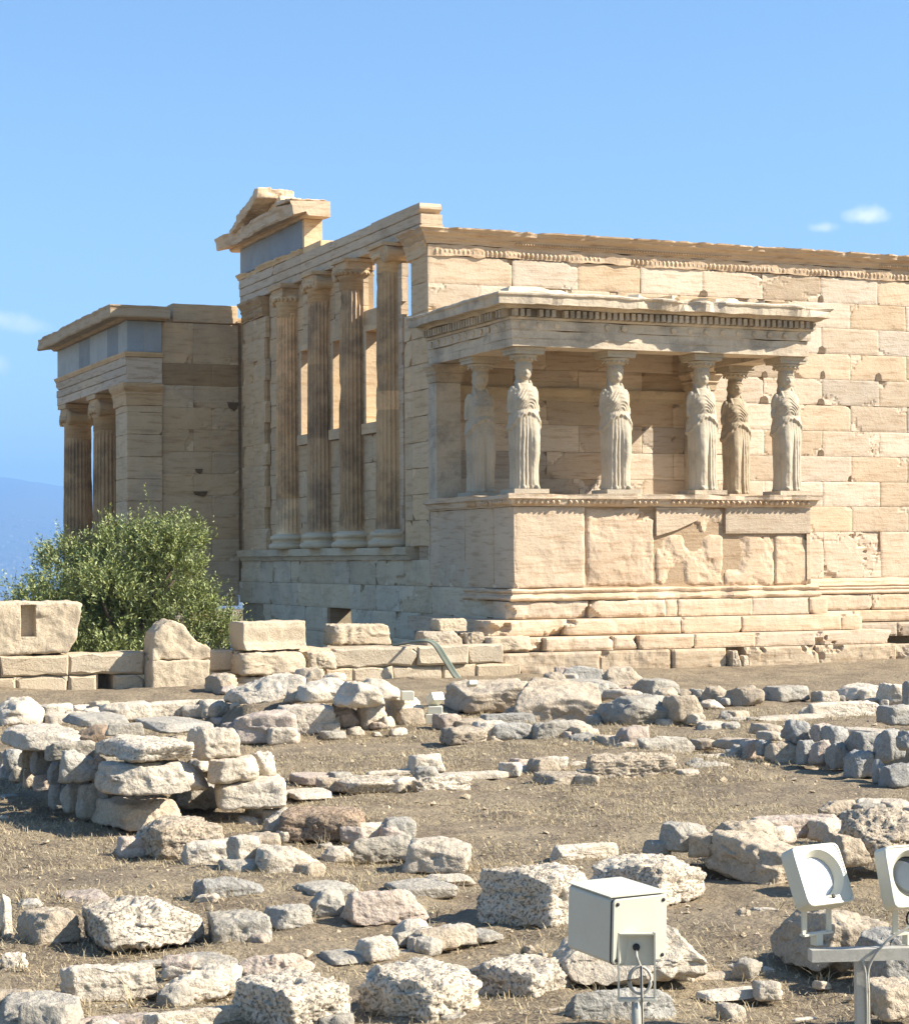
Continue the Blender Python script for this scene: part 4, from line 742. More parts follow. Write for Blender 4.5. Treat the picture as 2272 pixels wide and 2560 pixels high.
# ------------------------------------------------------------------ loose stones: x, y, z, width, depth, height, yaw, tilt, shape, stone, pitted, stacked, label
STONES = [
(-8.914, -8.798, -1.482, 0.454, 0.454, 0.288, 0, 0, 'r', 'w', 0, 0, "bulky cream boulder at the left edge, right below the slotted block's wall"),
(-8.365, -8.136, -1.451, 0.326, 0.358, 0.154, 0, 0, 'b', 'w', 0, 0, 'low white block lying at the wall foot beside the bulky cream boulder'),
(-7.94, -7.806, -1.432, 0.266, 0.306, 0.087, 0, 0, 's', 'w', 0, 0, 'thin white slab at the foot of the squared block wall, left of the square hole'),
(-8.497, -8.834, -1.48, 0.273, 0.314, 0.122, 0, 0, 's', 'w', 0, 0, 'squat white stone just below the low white block at the wall foot'),
(-7.647, -8.626, -1.478, 0.517, 0.569, 0.196, 0, 0, 'b', 'w', 0, 0, 'long cracked white block below the square hole in the block wall'),
(-6.975, -8.585, -1.469, 0.611, 0.171, 0.183, 0, 0, 'b', 'w', 0, 0, 'even white block below the gable-shaped upright stone'),
(-6.48, -8.733, -1.479, 0.374, 0.411, 0.194, 0, 0, 'b', 'w', 0, 0, 'white block below the small cube that leans by the gable-shaped stone'),
(-6.379, -8.986, -1.487, 0.414, 0.414, 0.185, 0, 0, 'r', 'p', 0, 0, 'rounded pinkish stone behind the flat pink stone, below the small cube'),
(-6.618, -9.611, -1.499, 0.258, 0.297, 0.076, 0, 0, 's', 'p', 0, 0, 'flat pink stone between white slabs and the brown-fronted block'),
(-6.893, -12.123, -1.5, 0.556, 0.611, 0.286, -20, 0, 'b', 'p', 0, 0, 'brown-fronted pinkish block standing at the left rim of the dry grass'),
(-7.231, -12.079, -1.5, 0.3, 0.33, 0.189, 0, 0, 'b', 'p', 0, 0, 'rough reddish cube left of the brown-fronted block'),
(-5.653, -6.24, -1.409, 0.281, 0.31, 0.264, 15, 0, 'b', 't', 0, 1, 'small tan cube leaning between the gable stone and the round block pile'),
(-9.738, -16.478, -0.892, 0.449, 0.516, 0.079, 0, 0, 's', 'g', 0, 1, 'wide smooth grey slab on the back of the left rubble platform'),
(-9.32, -17.299, -0.888, 0.449, 0.516, 0.072, 0, 0, 's', 'g', 0, 1, 'long streaky grey-blue slab on top of the left rubble platform'),
(-10.389, -17.264, -0.995, 0.49, 0.564, 0.142, 0, 0, 's', 'w', 0, 1, 'long whitish slab overhanging the shaded west face of the left platform'),
(-10.051, -17.621, -0.965, 0.221, 0.221, 0.134, 0, 0, 'r', 'n', 0, 1, 'brown weedy stone in the middle of the left platform top'),
(-9.966, -18.274, -0.833, 0.227, 0.064, 0.076, 0, 0, 'b', 'g', 0, 1, 'small angular grey stone perched highest on the left platform'),
(-9.915, -18.649, -0.971, 0.489, 0.562, 0.135, 0, 0, 's', 'w', 1, 1, "bluish white craggy slab on top of the left platform's front edge"),
(-9.348, -18.484, -1.007, 0.302, 0.332, 0.204, 0, 0, 'b', 'w', 0, 1, 'square-ish beige boulder crowning the right end of the left platform'),
(-10.008, -18.951, -1.187, 0.562, 0.365, 0.194, -8, 0, 'b', 'w', 0, 1, 'biggest white block in the front face of the left platform'),
(-9.611, -18.473, -1.242, 0.365, 0.365, 0.197, 0, 0, 'r', 'w', 0, 1, 'pale rounded stone right of the biggest white block in the platform front'),
(-9.253, -18.638, -1.178, 0.345, 0.345, 0.166, 0, 0, 'r', 'w', 0, 1, 'white boulder jutting at the right shoulder of the left platform'),
(-8.919, -18.462, -1.166, 0.151, 0.151, 0.151, 30, 0, 'r', 'w', 0, 1, 'pointed white stone leaning on the right end of the left platform'),
(-9.099, -18.618, -1.36, 0.451, 0.496, 0.181, -12, 0, 'b', 'w', 0, 1, 'long tilted white block at the lower right end of the left platform'),
(-10.268, -17.899, -1.041, 0.402, 0.114, 0.134, 0, 0, 'r', 'g', 0, 1, 'grey rounded stone under the long whitish slab'),
(-10.312, -18.221, -1.171, 0.297, 0.297, 0.216, 0, 0, 'r', 'g', 0, 1, "large grey boulder at the corner of the left platform's shaded face"),
(-10.428, -17.401, -1.19, 0.131, 0.131, 0.206, 0, 0, 'r', 'b', 0, 1, "upright bluish stone high in the left platform's shaded face"),
(-10.449, -16.971, -1.17, 0.11, 0.11, 0.125, 0, 0, 'r', 't', 0, 1, 'small tan stone below the overhanging slab in the shaded face'),
(-10.448, -16.409, -1.247, 0.141, 0.141, 0.146, 0, 0, 'r', 'b', 0, 1, 'dark bluish stone near the left frame edge under the overhanging slab'),
(-10.393, -17.766, -1.243, 0.09, 0.09, 0.149, 0, 0, 'r', 'b', 0, 1, 'narrow blue-grey stone left of the large grey corner boulder'),
(-10.424, -17.506, -1.303, 0.136, 0.136, 0.109, 0, 0, 'r', 'p', 0, 1, 'pinkish-grey stone in the lowest middle of the shaded face'),
(-10.44, -16.539, -1.334, 0.106, 0.106, 0.114, 0, 0, 'r', 'g', 0, 1, 'small grey stone at the deep left end of the shaded face'),
(-10.431, -16.986, -1.345, 0.09, 0.09, 0.153, 0, 0, 'r', 't', 0, 1, 'slim upright tan stone in the shaded face'),
(-10.349, -17.748, -1.423, 0.142, 0.142, 0.211, 0, 0, 'r', 'b', 0, 1, 'big blue-grey stone at the foot of the shaded face'),
(-10.298, -17.988, -1.425, 0.141, 0.141, 0.187, 0, 0, 'r', 'g', 0, 1, 'grey foot stone between the blue-grey one and the corner'),
(-10.237, -18.324, -1.439, 0.167, 0.167, 0.216, 0, 0, 'r', 'g', 0, 1, 'tall grey corner stone at the foot of the left platform'),
(-10.169, -18.282, -1.227, 0.111, 0.111, 0.202, 0, 0, 'r', 'p', 0, 1, 'pinkish wedge left of the biggest white block'),
(-10.426, -15.906, -1.369, 0.084, 0.084, 0.107, 0, 0, 'r', 'b', 0, 1, 'bluish stone cut by the left frame edge in the shaded face'),
(-10.325, -15.307, -1.329, 0.068, 0.068, 0.121, 0, 0, 'r', 't', 0, 1, 'beige stone cut by the left frame edge just under the whitish slab'),
(-10.477, -16.349, -1.5, 0.13, 0.15, 0.044, 0, 0, 's', 'b', 0, 0, 'thin bluish slab lying in the shade at the left frame edge'),
(-9.968, -18.635, -1.463, 0.444, 0.488, 0.17, 10, 0, 'b', 't', 0, 1, 'block with a brown shaded end beneath the biggest white block'),
(-9.25, -17.788, -1.5, 0.27, 0.27, 0.112, 0, 0, 'r', 'w', 0, 0, 'low white stone in weeds at the right foot of the left platform'),
(-10.793, -17.805, -1.5, 0.049, 0.056, 0.053, 0, 0, 's', 'w', 0, 0, "tiny white slab at the left edge on the shadow's rim"),
(-10.032, -19.992, -1.5, 0.476, 0.524, 0.233, 5, 0, 'b', 't', 1, 0, 'large pitted grey-beige cube at the near corner of the left platform'),
(-9.895, -20.533, -1.5, 0.457, 0.267, 0.155, -5, 0, 'b', 'w', 0, 0, 'flat-topped cream block just right of the large pitted cube'),
(-9.903, -21.058, -1.5, 0.158, 0.173, 0.232, 15, 0, 'b', 'w', 0, 0, 'upright cream block wedged beside the boulder with a blue shadow'),
(-9.671, -21.206, -1.5, 0.409, 0.409, 0.184, 0, 0, 'r', 'w', 0, 0, 'white boulder with a sharp blue shadow across its left side'),
(-8.86, -19.596, -1.5, 0.565, 0.559, 0.194, -25, 0, 'b', 'n', 1, 0, 'reddish-brown block throwing a black shadow at the grass edge'),
(-9.07, -18.658, -1.5, 0.276, 0.317, 0.058, 0, 0, 's', 'w', 0, 0, 'flat white flagstone left of the reddish-brown block'),
(-8.884, -17.999, -1.5, 0.249, 0.286, 0.064, 0, 0, 's', 'w', 0, 0, 'narrow white flagstone behind the one by the reddish-brown block'),
(-8.166, -17.259, -1.5, 0.346, 0.397, 0.059, 0, 0, 's', 'w', 0, 0, 'white flagstone at the foot of the long tilted white block'),
(-8.616, -19.872, -1.5, 0.38, 0.107, 0.117, 0, 0, 'r', 'w', 0, 0, "low cream boulder right behind the reddish-brown block's corner"),
(-8.905, -20.865, -1.5, 0.471, 0.133, 0.155, 0, 0, 'r', 'g', 0, 0, 'flattish grey boulder in front of the low cream boulder'),
(-9.049, -20.225, -1.5, 0.096, 0.096, 0.042, 0, 0, 'r', 'w', 0, 0, 'fist-sized white stone in front of the reddish-brown block'),
(-8.684, -21.368, -1.5, 0.384, 0.423, 0.19, -30, 0, 'b', 'w', 0, 0, 'wedge-topped cream block alone at the front edge of the grass'),
(-8.843, -21.946, -1.5, 0.236, 0.271, 0.045, 0, 0, 's', 'w', 0, 0, 'white slab leaning on the left of the largest pitted block'),
(-9.182, -22.248, -1.5, 0.331, 0.38, 0.073, 0, 0, 's', 'g', 0, 0, 'grey slab sloping behind the pink-white boulder'),
(-9.683, -22.032, -1.5, 0.312, 0.358, 0.075, 0, 0, 's', 'g', 0, 0, 'grey ledge stone behind the green-grey egg-shaped boulder'),
(-9.912, -22.727, -1.5, 0.185, 0.185, 0.143, 0, 0, 'r', 'g', 0, 0, 'green-grey egg-shaped boulder beside the pink-white boulder'),
(-10.199, -22.881, -1.5, 0.22, 0.242, 0.103, 0, 0, 'b', 'g', 0, 0, 'cracked grey block left of the egg-shaped boulder'),
(-9.682, -23.042, -1.5, 0.439, 0.189, 0.169, 0, 0, 'r', 'p', 0, 0, 'big pink and white boulder at the centre of the near rubble'),
(-10.59, -23.249, -1.5, 0.285, 0.313, 0.151, -10, 0, 'b', 'g', 0, 0, 'green-grey block with a crack across its shaded front'),
(-10.271, -22.006, -1.5, 0.402, 0.113, 0.137, 0, 0, 'r', 'b', 0, 0, 'bluish grey low rock behind the cracked green-grey block'),
(-11.052, -23.044, -1.5, 0.538, 0.538, 0.225, 0, 0, 'r', 'w', 1, 0, 'largest craggy white and grey rock at the left of the near rubble'),
(-11.495, -22.83, -1.5, 0.246, 0.271, 0.164, 12, 0, 'b', 't', 0, 0, 'split tan-grey block left of the largest craggy rock'),
(-11.074, -21.743, -1.5, 0.268, 0.308, 0.067, 0, 0, 's', 'p', 0, 0, 'pinkish white slab behind the split tan-grey block'),
(-11.394, -21.814, -1.5, 0.158, 0.158, 0.066, 0, 0, 'r', 'g', 0, 0, 'small dark grey stone behind the split tan-grey block'),
(-11.667, -22.593, -1.5, 0.061, 0.061, 0.212, 0, 0, 'r', 'w', 0, 0, 'white boulder cut by the left frame edge beside the split block'),
(-11.797, -23.486, -1.5, 0.121, 0.121, 0.088, 0, 0, 'r', 'w', 1, 0, 'knobbly white pitted stone at the left edge'),
(-11.515, -24.329, -1.5, 0.408, 0.241, 0.157, 20, 0, 'r', 'w', 0, 0, 'pointed grey-white rock with blue cracks near the lower left'),
(-11.184, -24.481, -1.5, 0.307, 0.181, 0.119, 0, 0, 'r', 'w', 0, 0, 'holed grey-white rock with dry tufts on its left'),
(-10.948, -23.914, -1.5, 0.251, 0.289, 0.074, 0, 0, 's', 'g', 0, 0, 'smooth grey slab behind the holed rock'),
(-11.149, -23.636, -1.5, 0.132, 0.09, 0.019, 0, 0, 's', 'g', 0, 0, 'thin grey slab tip behind the pointed grey-white rock'),
(-11.907, -24.661, -1.5, 0.332, 0.382, 0.108, -10, 0, 's', 'g', 0, 0, 'broad grey wavy slab in the bottom left corner'),
(-11.686, -24.929, -1.5, 0.392, 0.115, 0.055, 0, 0, 's', 'p', 0, 0, 'pinkish flat slab cut by the bottom edge, right of the corner slab'),
(-11.328, -25.083, -1.5, 0.423, 0.118, 0.092, 8, 0, 'b', 'w', 0, 0, 'cream block cut by the bottom edge beside the dry grass tufts'),
(-11.525, -24.575, -1.5, 0.081, 0.023, 0.028, 0, 0, 'r', 'w', 0, 0, 'pebble-like white stone under the pointed grey-white rock'),
(-10.932, -25.193, -1.5, 0.356, 0.391, 0.202, 18, 0, 'b', 'w', 1, 0, 'big pitted cream block at the bottom, left of the dark gap'),
(-10.657, -24.117, -1.5, 0.35, 0.099, 0.097, 0, 0, 'r', 'p', 0, 0, 'pink rock with slanting cracks behind the big pitted cream block'),
(-10.399, -25.324, -1.5, 0.37, 0.407, 0.218, 22, 0, 'b', 'w', 1, 0, 'huge honeycombed block at the bottom centre, right of the dark gap'),
(-9.791, -25.037, -1.5, 0.342, 0.377, 0.151, 28, 0, 'b', 'w', 1, 0, 'mossy pitted block to the right of the huge honeycombed block'),
(-10.259, -23.922, -1.5, 0.187, 0.215, 0.041, 0, 0, 's', 'g', 0, 0, 'grey slab scrap behind the dark gap'),
(-9.971, -23.927, -1.5, 0.252, 0.074, 0.022, 0, 0, 's', 'g', 0, 0, 'thin grey slab behind the huge honeycombed block'),
(-9.788, -23.723, -1.5, 0.281, 0.079, 0.089, 20, 0, 'r', 'g', 0, 0, 'grey wedge-like rock in front of the pink-white boulder'),
(-9.412, -23.707, -1.5, 0.152, 0.175, 0.045, 15, 0, 's', 'g', 0, 0, "grey slab below the largest pitted block's left corner"),
(-10.032, -25.631, -1.5, 0.61, 0.178, 0.061, 0, 0, 's', 't', 0, 0, "beige flat slab cut by the bottom edge, left of the near lamp's pole"),
(-8.933, -23.342, -1.5, 0.441, 0.485, 0.287, 30, 0, 'b', 'w', 1, 0, 'largest pitted white block, just left of the near floodlight'),
(-8.014, -22.936, -1.5, 0.451, 0.496, 0.223, 20, 0, 'b', 'w', 1, 0, 'flat-topped pitted block behind the near floodlight'),
(-7.663, -21.395, -1.5, 0.442, 0.124, 0.098, 10, 0, 'b', 'w', 0, 0, 'striped low block behind the two flat-topped pitted blocks'),
(-9.312, -25.109, -1.445, 0.578, 0.341, 0.225, 0, 0, 'r', 'w', 0, 1, 'rounded white boulder right behind the near floodlight'),
(-9.679, -25.763, -1.5, 0.468, 0.132, 0.157, 0, 0, 'r', 'b', 0, 0, "bluish smooth boulder at the foot of the near lamp's pole"),
(-9.348, -24.148, -1.5, 0.06, 0.06, 0.04, 0, 0, 'r', 't', 0, 0, 'tan cobble in the dirt left of the near floodlight'),
(-9.317, -24.247, -1.5, 0.046, 0.046, 0.021, 0, 0, 'r', 'w', 0, 0, 'tiny white cobble next to the tan cobble'),
(-7.411, -22.285, -1.334, 0.266, 0.266, 0.152, 0, 0, 'r', 'g', 0, 1, 'greyish boulder with a dark left end behind the flat-topped block'),
(-6.974, -22.249, -1.352, 0.392, 0.257, 0.149, 0, 0, 'r', 't', 0, 1, 'long tan boulder with a hollow front left of the pink block'),
(-6.392, -21.995, -1.354, 0.556, 0.155, 0.124, 0, 0, 'b', 'p', 0, 1, 'long pink-tinged block behind the tilted angular rock'),
(-5.667, -21.371, -1.346, 0.301, 0.105, 0.114, 0, 0, 'r', 't', 0, 1, 'rounded tan stone peeping over the pink-tinged block'),
(-6.36, -22.854, -1.375, 0.425, 0.425, 0.265, 0, 0, 'r', 't', 1, 1, 'massive rough tan rock at the right edge above the lamps'),
(-7.126, -22.716, -1.5, 0.462, 0.508, 0.249, 20, 12, 'b', 't', 0, 0, 'tilted angular tan rock with a deep crack, left of the paired lamps'),
(-6.957, -23.375, -1.316, 0.222, 0.222, 0.156, 15, 0, 'r', 't', 0, 1, 'peaked tan stone between the paired lamps'),
(-4.361, -20.143, -1.5, 0.265, 0.305, 0.089, 0, 0, 's', 'w', 0, 0, 'flat white slab pile at the right edge below the shaded wall'),
(-8.211, -25.128, -1.47, 0.391, 0.391, 0.233, 0, 0, 'r', 't', 0, 1, "broad grey-tan boulder directly behind the paired lamps' crossbar"),
(-8.166, -25.568, -1.456, 0.235, 0.235, 0.178, 0, 0, 'r', 'b', 0, 1, 'blue shaded boulder at the right edge behind the crossbar'),
(-8.581, -26.16, -1.472, 0.168, 0.185, 0.122, 0, 0, 'b', 't', 0, 1, "squared tan block right of the paired lamps' pole"),
(-8.485, -25.469, -1.5, 0.072, 0.072, 0.038, 0, 0, 'r', 't', 0, 0, "cobble on the dirt just left of the paired lamps' pole"),
(-8.566, -24.984, -1.5, 0.163, 0.188, 0.024, 0, 0, 's', 'w', 0, 0, 'flat stone carrying a blue shadow, left of the paired lamps'),
(-8.9, -25.461, -1.5, 0.394, 0.115, 0.033, 0, 0, 's', 'w', 0, 0, 'flat bedrock slab between the two lamp poles'),
(-9.213, -25.898, -1.5, 0.098, 0.113, 0.078, 0, 0, 's', 'w', 0, 0, 'whitish bedrock patch at the bottom between the lamp poles'),
(-8.838, -25.082, -1.5, 0.286, 0.084, 0.028, 0, 0, 's', 't', 0, 0, 'long low bedrock ledge right of the rounded white boulder'),
(-7.7, -23.705, -1.5, 0.111, 0.128, 0.039, 0, 0, 's', 'w', 0, 0, 'small pale slab in the dirt below the tilted angular rock'),
(-7.873, -23.752, -1.5, 0.096, 0.096, 0.051, 0, 0, 'r', 't', 0, 0, 'half-buried tan stone left of the small pale slab'),
(-7.639, -23.799, -1.5, 0.043, 0.043, 0.032, 0, 0, 'r', 'w', 0, 0, 'white chip left of the left paired lamp'),
(-8.901, -25.982, -1.5, 0.113, 0.033, 0.01, 0, 0, 's', 'w', 0, 0, 'thin white slab at the bottom by the lamp footing'),
(-2.809, -9.041, -1.522, 0.797, 0.876, 0.321, -8, 0, 'b', 't', 0, 1, 'large tan block set on edge at the foot of the pipes'),
(-2.697, -10.692, -1.509, 0.818, 0.9, 0.327, -25, 8, 'b', 't', 0, 1, 'tan block tipped against the large block set on edge'),
(-3.609, -11.19, -1.5, 0.569, 0.159, 0.116, 0, 0, 'b', 'b', 0, 0, 'blue shaded block in the hollow under the block set on edge'),
(-4.393, -13.155, -1.5, 0.452, 0.175, 0.172, 0, 0, 'r', 'b', 0, 0, 'bluish boulder below the hollow, at the back of the grass'),
(-3.908, -13.403, -1.5, 0.575, 0.162, 0.19, 0, 0, 'r', 'g', 0, 0, 'green-grey boulder right of the bluish boulder'),
(-3.894, -13.904, -1.5, 0.268, 0.268, 0.105, 0, 0, 'r', 'g', 0, 0, 'small sharp grey stone right of the green-grey boulder'),
(-3.738, -14.232, -1.5, 0.316, 0.364, 0.101, 0, 0, 's', 't', 0, 0, 'tan slab at the back rim of the grass'),
(-3.94, -14.849, -1.5, 0.142, 0.163, 0.087, 0, 0, 's', 'w', 0, 0, 'small white slab in front of the tan slab'),
(-3.692, -15.298, -1.5, 0.491, 0.139, 0.159, 0, 0, 'r', 'g', 0, 0, 'weathered grey-green low rock at the right back of the grass'),
(-2.318, -12.147, -1.5, 0.73, 0.73, 0.313, 0, 0, 'r', 'g', 0, 0, 'biggest green-grey boulder below the porch steps'),
(-1.982, -12.562, -1.416, 0.296, 0.326, 0.238, 0, 0, 'b', 't', 0, 1, 'tan cube tucked against the biggest green-grey boulder'),
(-0.074, -6.198, -1.353, 0.539, 0.152, 0.201, 0, 0, 'r', 'b', 0, 0, 'blue-grey stone directly below the step foundation'),
(-0.2, -7.655, -1.429, 0.53, 0.53, 0.321, 0, 0, 'r', 't', 0, 0, 'tan-grey boulder below the step foundation, right of the blue-grey stone'),
(-1.172, -8.436, -1.297, 0.449, 0.516, 0.099, 0, 0, 's', 'g', 0, 1, 'grey slab under the blue-grey stone'),
(-1.566, -9.55, -1.389, 0.267, 0.267, 0.193, 0, 0, 'r', 'g', 0, 1, 'greenish stone under the grey slab'),
(-1.147, -7.178, -1.398, 0.226, 0.26, 0.08, 0, 0, 's', 'w', 0, 0, 'pale flat slab behind the tipped tan block'),
(-0.895, -7.464, -1.407, 0.206, 0.058, 0.077, 0, 0, 'r', 'g', 0, 0, 'small grey stone in dry weeds behind the tipped block'),
(-1.311, -8.481, -1.464, 0.254, 0.254, 0.131, 0, 0, 'r', 't', 0, 0, 'tan rock sliding down beside the greenish stone'),
(-1.506, -10.173, -1.332, 0.272, 0.312, 0.105, 0, 0, 's', 'w', 0, 1, 'pale slab under the tan-grey boulder'),
(-0.862, -9.889, -1.319, 0.381, 0.381, 0.175, 0, 0, 'r', 'g', 0, 1, 'grey angular stone right of the tan-grey boulder'),
(-1.227, -10.82, -1.292, 0.206, 0.206, 0.107, 0, 0, 'r', 't', 0, 1, 'tan stone under the grey angular stone'),
(-0.602, -6.308, -1.358, 0.275, 0.275, 0.144, 0, 0, 'r', 't', 0, 0, "rough tan stone in the shade under the foundation's broken corner"),
(-4.326, -11.634, -1.5, 0.293, 0.337, 0.115, 0, 0, 's', 't', 0, 0, 'tan weedy slab behind the hollowed stone'),
(-5.075, -13.276, -1.5, 0.355, 0.391, 0.157, 0, 0, 'b', 't', 1, 0, 'hollowed dark-fronted stone at the back left of the grass'),
(-4.573, -12.81, -1.5, 0.168, 0.168, 0.128, 0, 0, 'r', 'p', 0, 0, 'small pink stone between the hollowed stone and the bluish boulder'),
(-5.619, -16.135, -1.5, 0.363, 0.417, 0.065, 0, 0, 's', 'w', 1, 0, 'white pitted slab in the middle of the grass'),
(-5.807, -17.248, -1.5, 0.384, 0.441, 0.097, 0, 0, 's', 't', 1, 0, 'pitted greenish slab in front of the white pitted slab'),
(-5.121, -16.095, -1.5, 0.229, 0.263, 0.048, 0, 0, 's', 'w', 0, 0, 'smooth white strip stone behind the greenish slab'),
(-5.106, -17.196, -1.5, 0.761, 0.213, 0.227, -10, 0, 'b', 't', 1, 0, 'long rough tan block in the middle of the grass'),
(-4.631, -17.363, -1.5, 0.192, 0.221, 0.08, 0, 0, 's', 'w', 0, 0, 'white lens-shaped stone right of the long rough block'),
(-6.879, -15.903, -1.5, 0.449, 0.131, 0.042, 0, 0, 's', 'w', 0, 0, 'thin pale flagstone at the back of the row across the grass'),
(-6.445, -16.538, -1.5, 0.783, 0.229, 0.066, 0, 0, 's', 'w', 0, 0, 'long white flagstone, rightmost of the row across the grass'),
(-7.013, -17.391, -1.5, 0.472, 0.132, 0.138, 0, 0, 'b', 'w', 1, 0, 'thick cream slab in front of the long white flagstone'),
(-7.593, -17.05, -1.5, 0.457, 0.525, 0.118, 0, 0, 's', 'w', 1, 0, 'humped cream slab in the middle of the row across the grass'),
(-7.746, -16.266, -1.5, 0.371, 0.427, 0.084, 0, 0, 's', 'p', 0, 0, 'pink slab, leftmost of the row across the grass'),
(-6.242, -11.499, -1.5, 0.5, 0.55, 0.3, -10, 0, 'b', 'w', 0, 0, 'pinkish cream block with vertical scores above the grass'),
(-5.512, -10.775, -1.5, 0.287, 0.287, 0.246, 0, 0, 'r', 'p', 0, 0, 'reddish cobbled rock right of the scored block'),
(-5.222, -10.899, -1.5, 0.257, 0.282, 0.271, 8, 0, 'b', 'w', 0, 0, 'brown-shaded cube between the reddish rock and the white end block'),
(-4.701, -10.695, -1.5, 0.356, 0.391, 0.285, 0, 0, 'b', 'w', 0, 0, 'white end block of the stone row, left of the white lamp boxes'),
(-5.772, -10.867, -1.172, 0.542, 0.542, 0.213, 0, 0, 'r', 'w', 0, 1, 'pale boulder in the second tier above the scored block'),
(-5.701, -11.858, -1.175, 0.39, 0.39, 0.224, 0, 0, 'r', 'w', 0, 1, 'white fractured boulder in the second tier, most forward'),
(-5.201, -10.945, -1.171, 0.453, 0.453, 0.203, 0, 0, 'r', 'w', 0, 1, 'layered white boulder right of the fractured one'),
(-5.275, -9.779, -1.015, 0.183, 0.183, 0.084, 0, 0, 'r', 'w', 0, 1, 'small bright white stone topping the second tier'),
(-5.41, -9.232, -1.172, 0.268, 0.268, 0.249, 0, 0, 'r', 't', 0, 1, "tan-pink stone under the round block pile's right end"),
(-6.117, -9.68, -1.271, 0.644, 0.644, 0.298, 0, 0, 'r', 'w', 0, 1, "domed grey-white boulder below the moulded block's pile"),
(-6.125, -12.092, -1.5, 0.214, 0.246, 0.082, 0, 0, 's', 'g', 0, 0, 'grey flat stone in the grass below the reddish rock'),
(-5.767, -11.869, -1.5, 0.157, 0.157, 0.095, 0, 0, 'r', 'w', 0, 0, 'small white stone below the brown-shaded cube'),
(-5.295, -11.98, -1.5, 0.175, 0.175, 0.075, 0, 0, 'r', 'w', 0, 0, 'little white stone below the white end block'),
(-5.57, -12.013, -1.5, 0.09, 0.09, 0.046, 0, 0, 'r', 'w', 0, 0, 'white pebble at the grass edge left of the little white stone'),
(-1.018, -12.265, -1.5, 0.26, 0.299, 0.06, 0, 0, 's', 'w', 0, 0, 'thin white slab on the earth left of the right-hand platform'),
(-1.906, -13.198, -1.5, 0.276, 0.304, 0.098, 0, 0, 'b', 'w', 0, 0, 'small cream block throwing shade left of the right-hand platform'),
(-0.397, -12.429, -1.5, 0.866, 0.253, 0.073, 0, 0, 's', 'w', 0, 0, 'long pale slab on the back of the right-hand platform'),
(0.516, -12.154, -1.5, 0.855, 0.239, 0.174, 0, 0, 'b', 'w', 0, 0, 'long block with a blue end at the back of the right-hand platform'),
(1.775, -9.812, -1.5, 0.256, 0.282, 0.141, 0, 0, 'b', 'w', 0, 0, 'small cream block on the upper terrace right of the grey cube'),
(2.396, -9.716, -1.5, 0.503, 0.503, 0.2, 0, 0, 'r', 'w', 0, 0, 'cream boulder on the upper terrace near the right edge'),
(2.121, -10.927, -1.5, 0.348, 0.348, 0.27, 0, 0, 'r', 'w', 0, 0, 'cream rock on the upper terrace next to the right frame edge'),
(1.404, -9.364, -1.497, 0.421, 0.463, 0.186, 0, 0, 'b', 'g', 0, 0, 'two-tone grey cube in the upper terrace row'),
(0.535, -9.764, -1.5, 0.359, 0.359, 0.225, 0, 0, 'r', 't', 0, 0, 'rounded tan rock left of the two-tone grey cube'),
(0.424, -9.231, -1.492, 0.311, 0.311, 0.194, 0, 0, 'r', 't', 0, 0, 'tan rock at the left of the upper terrace row'),
(-0.162, -10.074, -1.5, 0.24, 0.24, 0.1, 0, 0, 'r', 'w', 0, 0, "small white rock under the upper terrace row's left end"),
(0.239, -8.672, -1.472, 0.253, 0.253, 0.121, 0, 0, 'r', 't', 0, 0, 'small brown stone between boulders and the upper terrace row'),
(-1.725, -16.421, -1.194, 0.229, 0.252, 0.161, 0, 0, 'b', 'b', 0, 1, 'blue shaded blocky stone at the right edge behind the platform'),
(-1.423, -16.235, -1.076, 0.079, 0.087, 0.241, 0, 0, 'b', 'b', 0, 1, 'tall blue shaded stone cut by the right frame edge'),
(-2.91, -15.931, -1.288, 0.205, 0.236, 0.093, 0, 0, 's', 't', 0, 1, 'tan slab at the left end of the right-hand platform top'),
(-3.115, -16.326, -1.297, 0.147, 0.169, 0.069, 0, 0, 's', 'w', 0, 1, 'bright white slab at the left tip of the right-hand platform'),
(-3.07, -16.786, -1.291, 0.187, 0.187, 0.181, 0, 0, 'r', 'b', 0, 1, "round blue-grey stone standing on the platform's upper tier"),
(-3.07, -16.61, -1.266, 0.119, 0.119, 0.119, 0, 0, 'r', 'p', 0, 1, 'pinkish stone left of the round blue-grey one'),
(-2.979, -17.041, -1.26, 0.144, 0.159, 0.137, 0, 0, 'b', 'p', 0, 1, 'pink-grey cube right of the round blue-grey stone'),
(-2.967, -17.253, -1.284, 0.157, 0.172, 0.154, 0, 0, 'b', 'b', 0, 1, 'lilac-grey stone in the middle of the upper tier'),
(-2.66, -17.359, -1.199, 0.32, 0.368, 0.063, 0, 0, 's', 'w', 0, 1, 'sunlit white slab capping the right-hand platform'),
(-3.105, -17.921, -1.288, 0.201, 0.221, 0.16, 0, 0, 'b', 'b', 0, 1, 'big blue stone under the sunlit capping slab'),
(-3.159, -18.369, -1.328, 0.202, 0.202, 0.233, 0, 0, 'r', 'b', 0, 1, 'knobby blue boulder right of the big blue stone'),
(-3.207, -18.722, -1.197, 0.128, 0.128, 0.142, 0, 0, 'r', 'b', 0, 1, 'blue stone at the right frame edge in the upper tier'),
(-3.211, -16.083, -1.502, 0.164, 0.164, 0.159, 0, 0, 'r', 'p', 0, 1, "pink rough stone, leftmost of the platform's shaded front"),
(-3.283, -16.502, -1.435, 0.108, 0.119, 0.13, 0, 0, 'b', 'b', 0, 1, "blue-grey cube second in the platform's shaded front"),
(-3.247, -16.782, -1.484, 0.242, 0.242, 0.178, 0, 0, 'r', 't', 0, 1, "brown rounded stone in the platform's shaded front"),
(-3.357, -17.34, -1.434, 0.108, 0.119, 0.184, 0, 0, 'b', 'b', 0, 1, "upright blue slab stone in the platform's shaded front"),
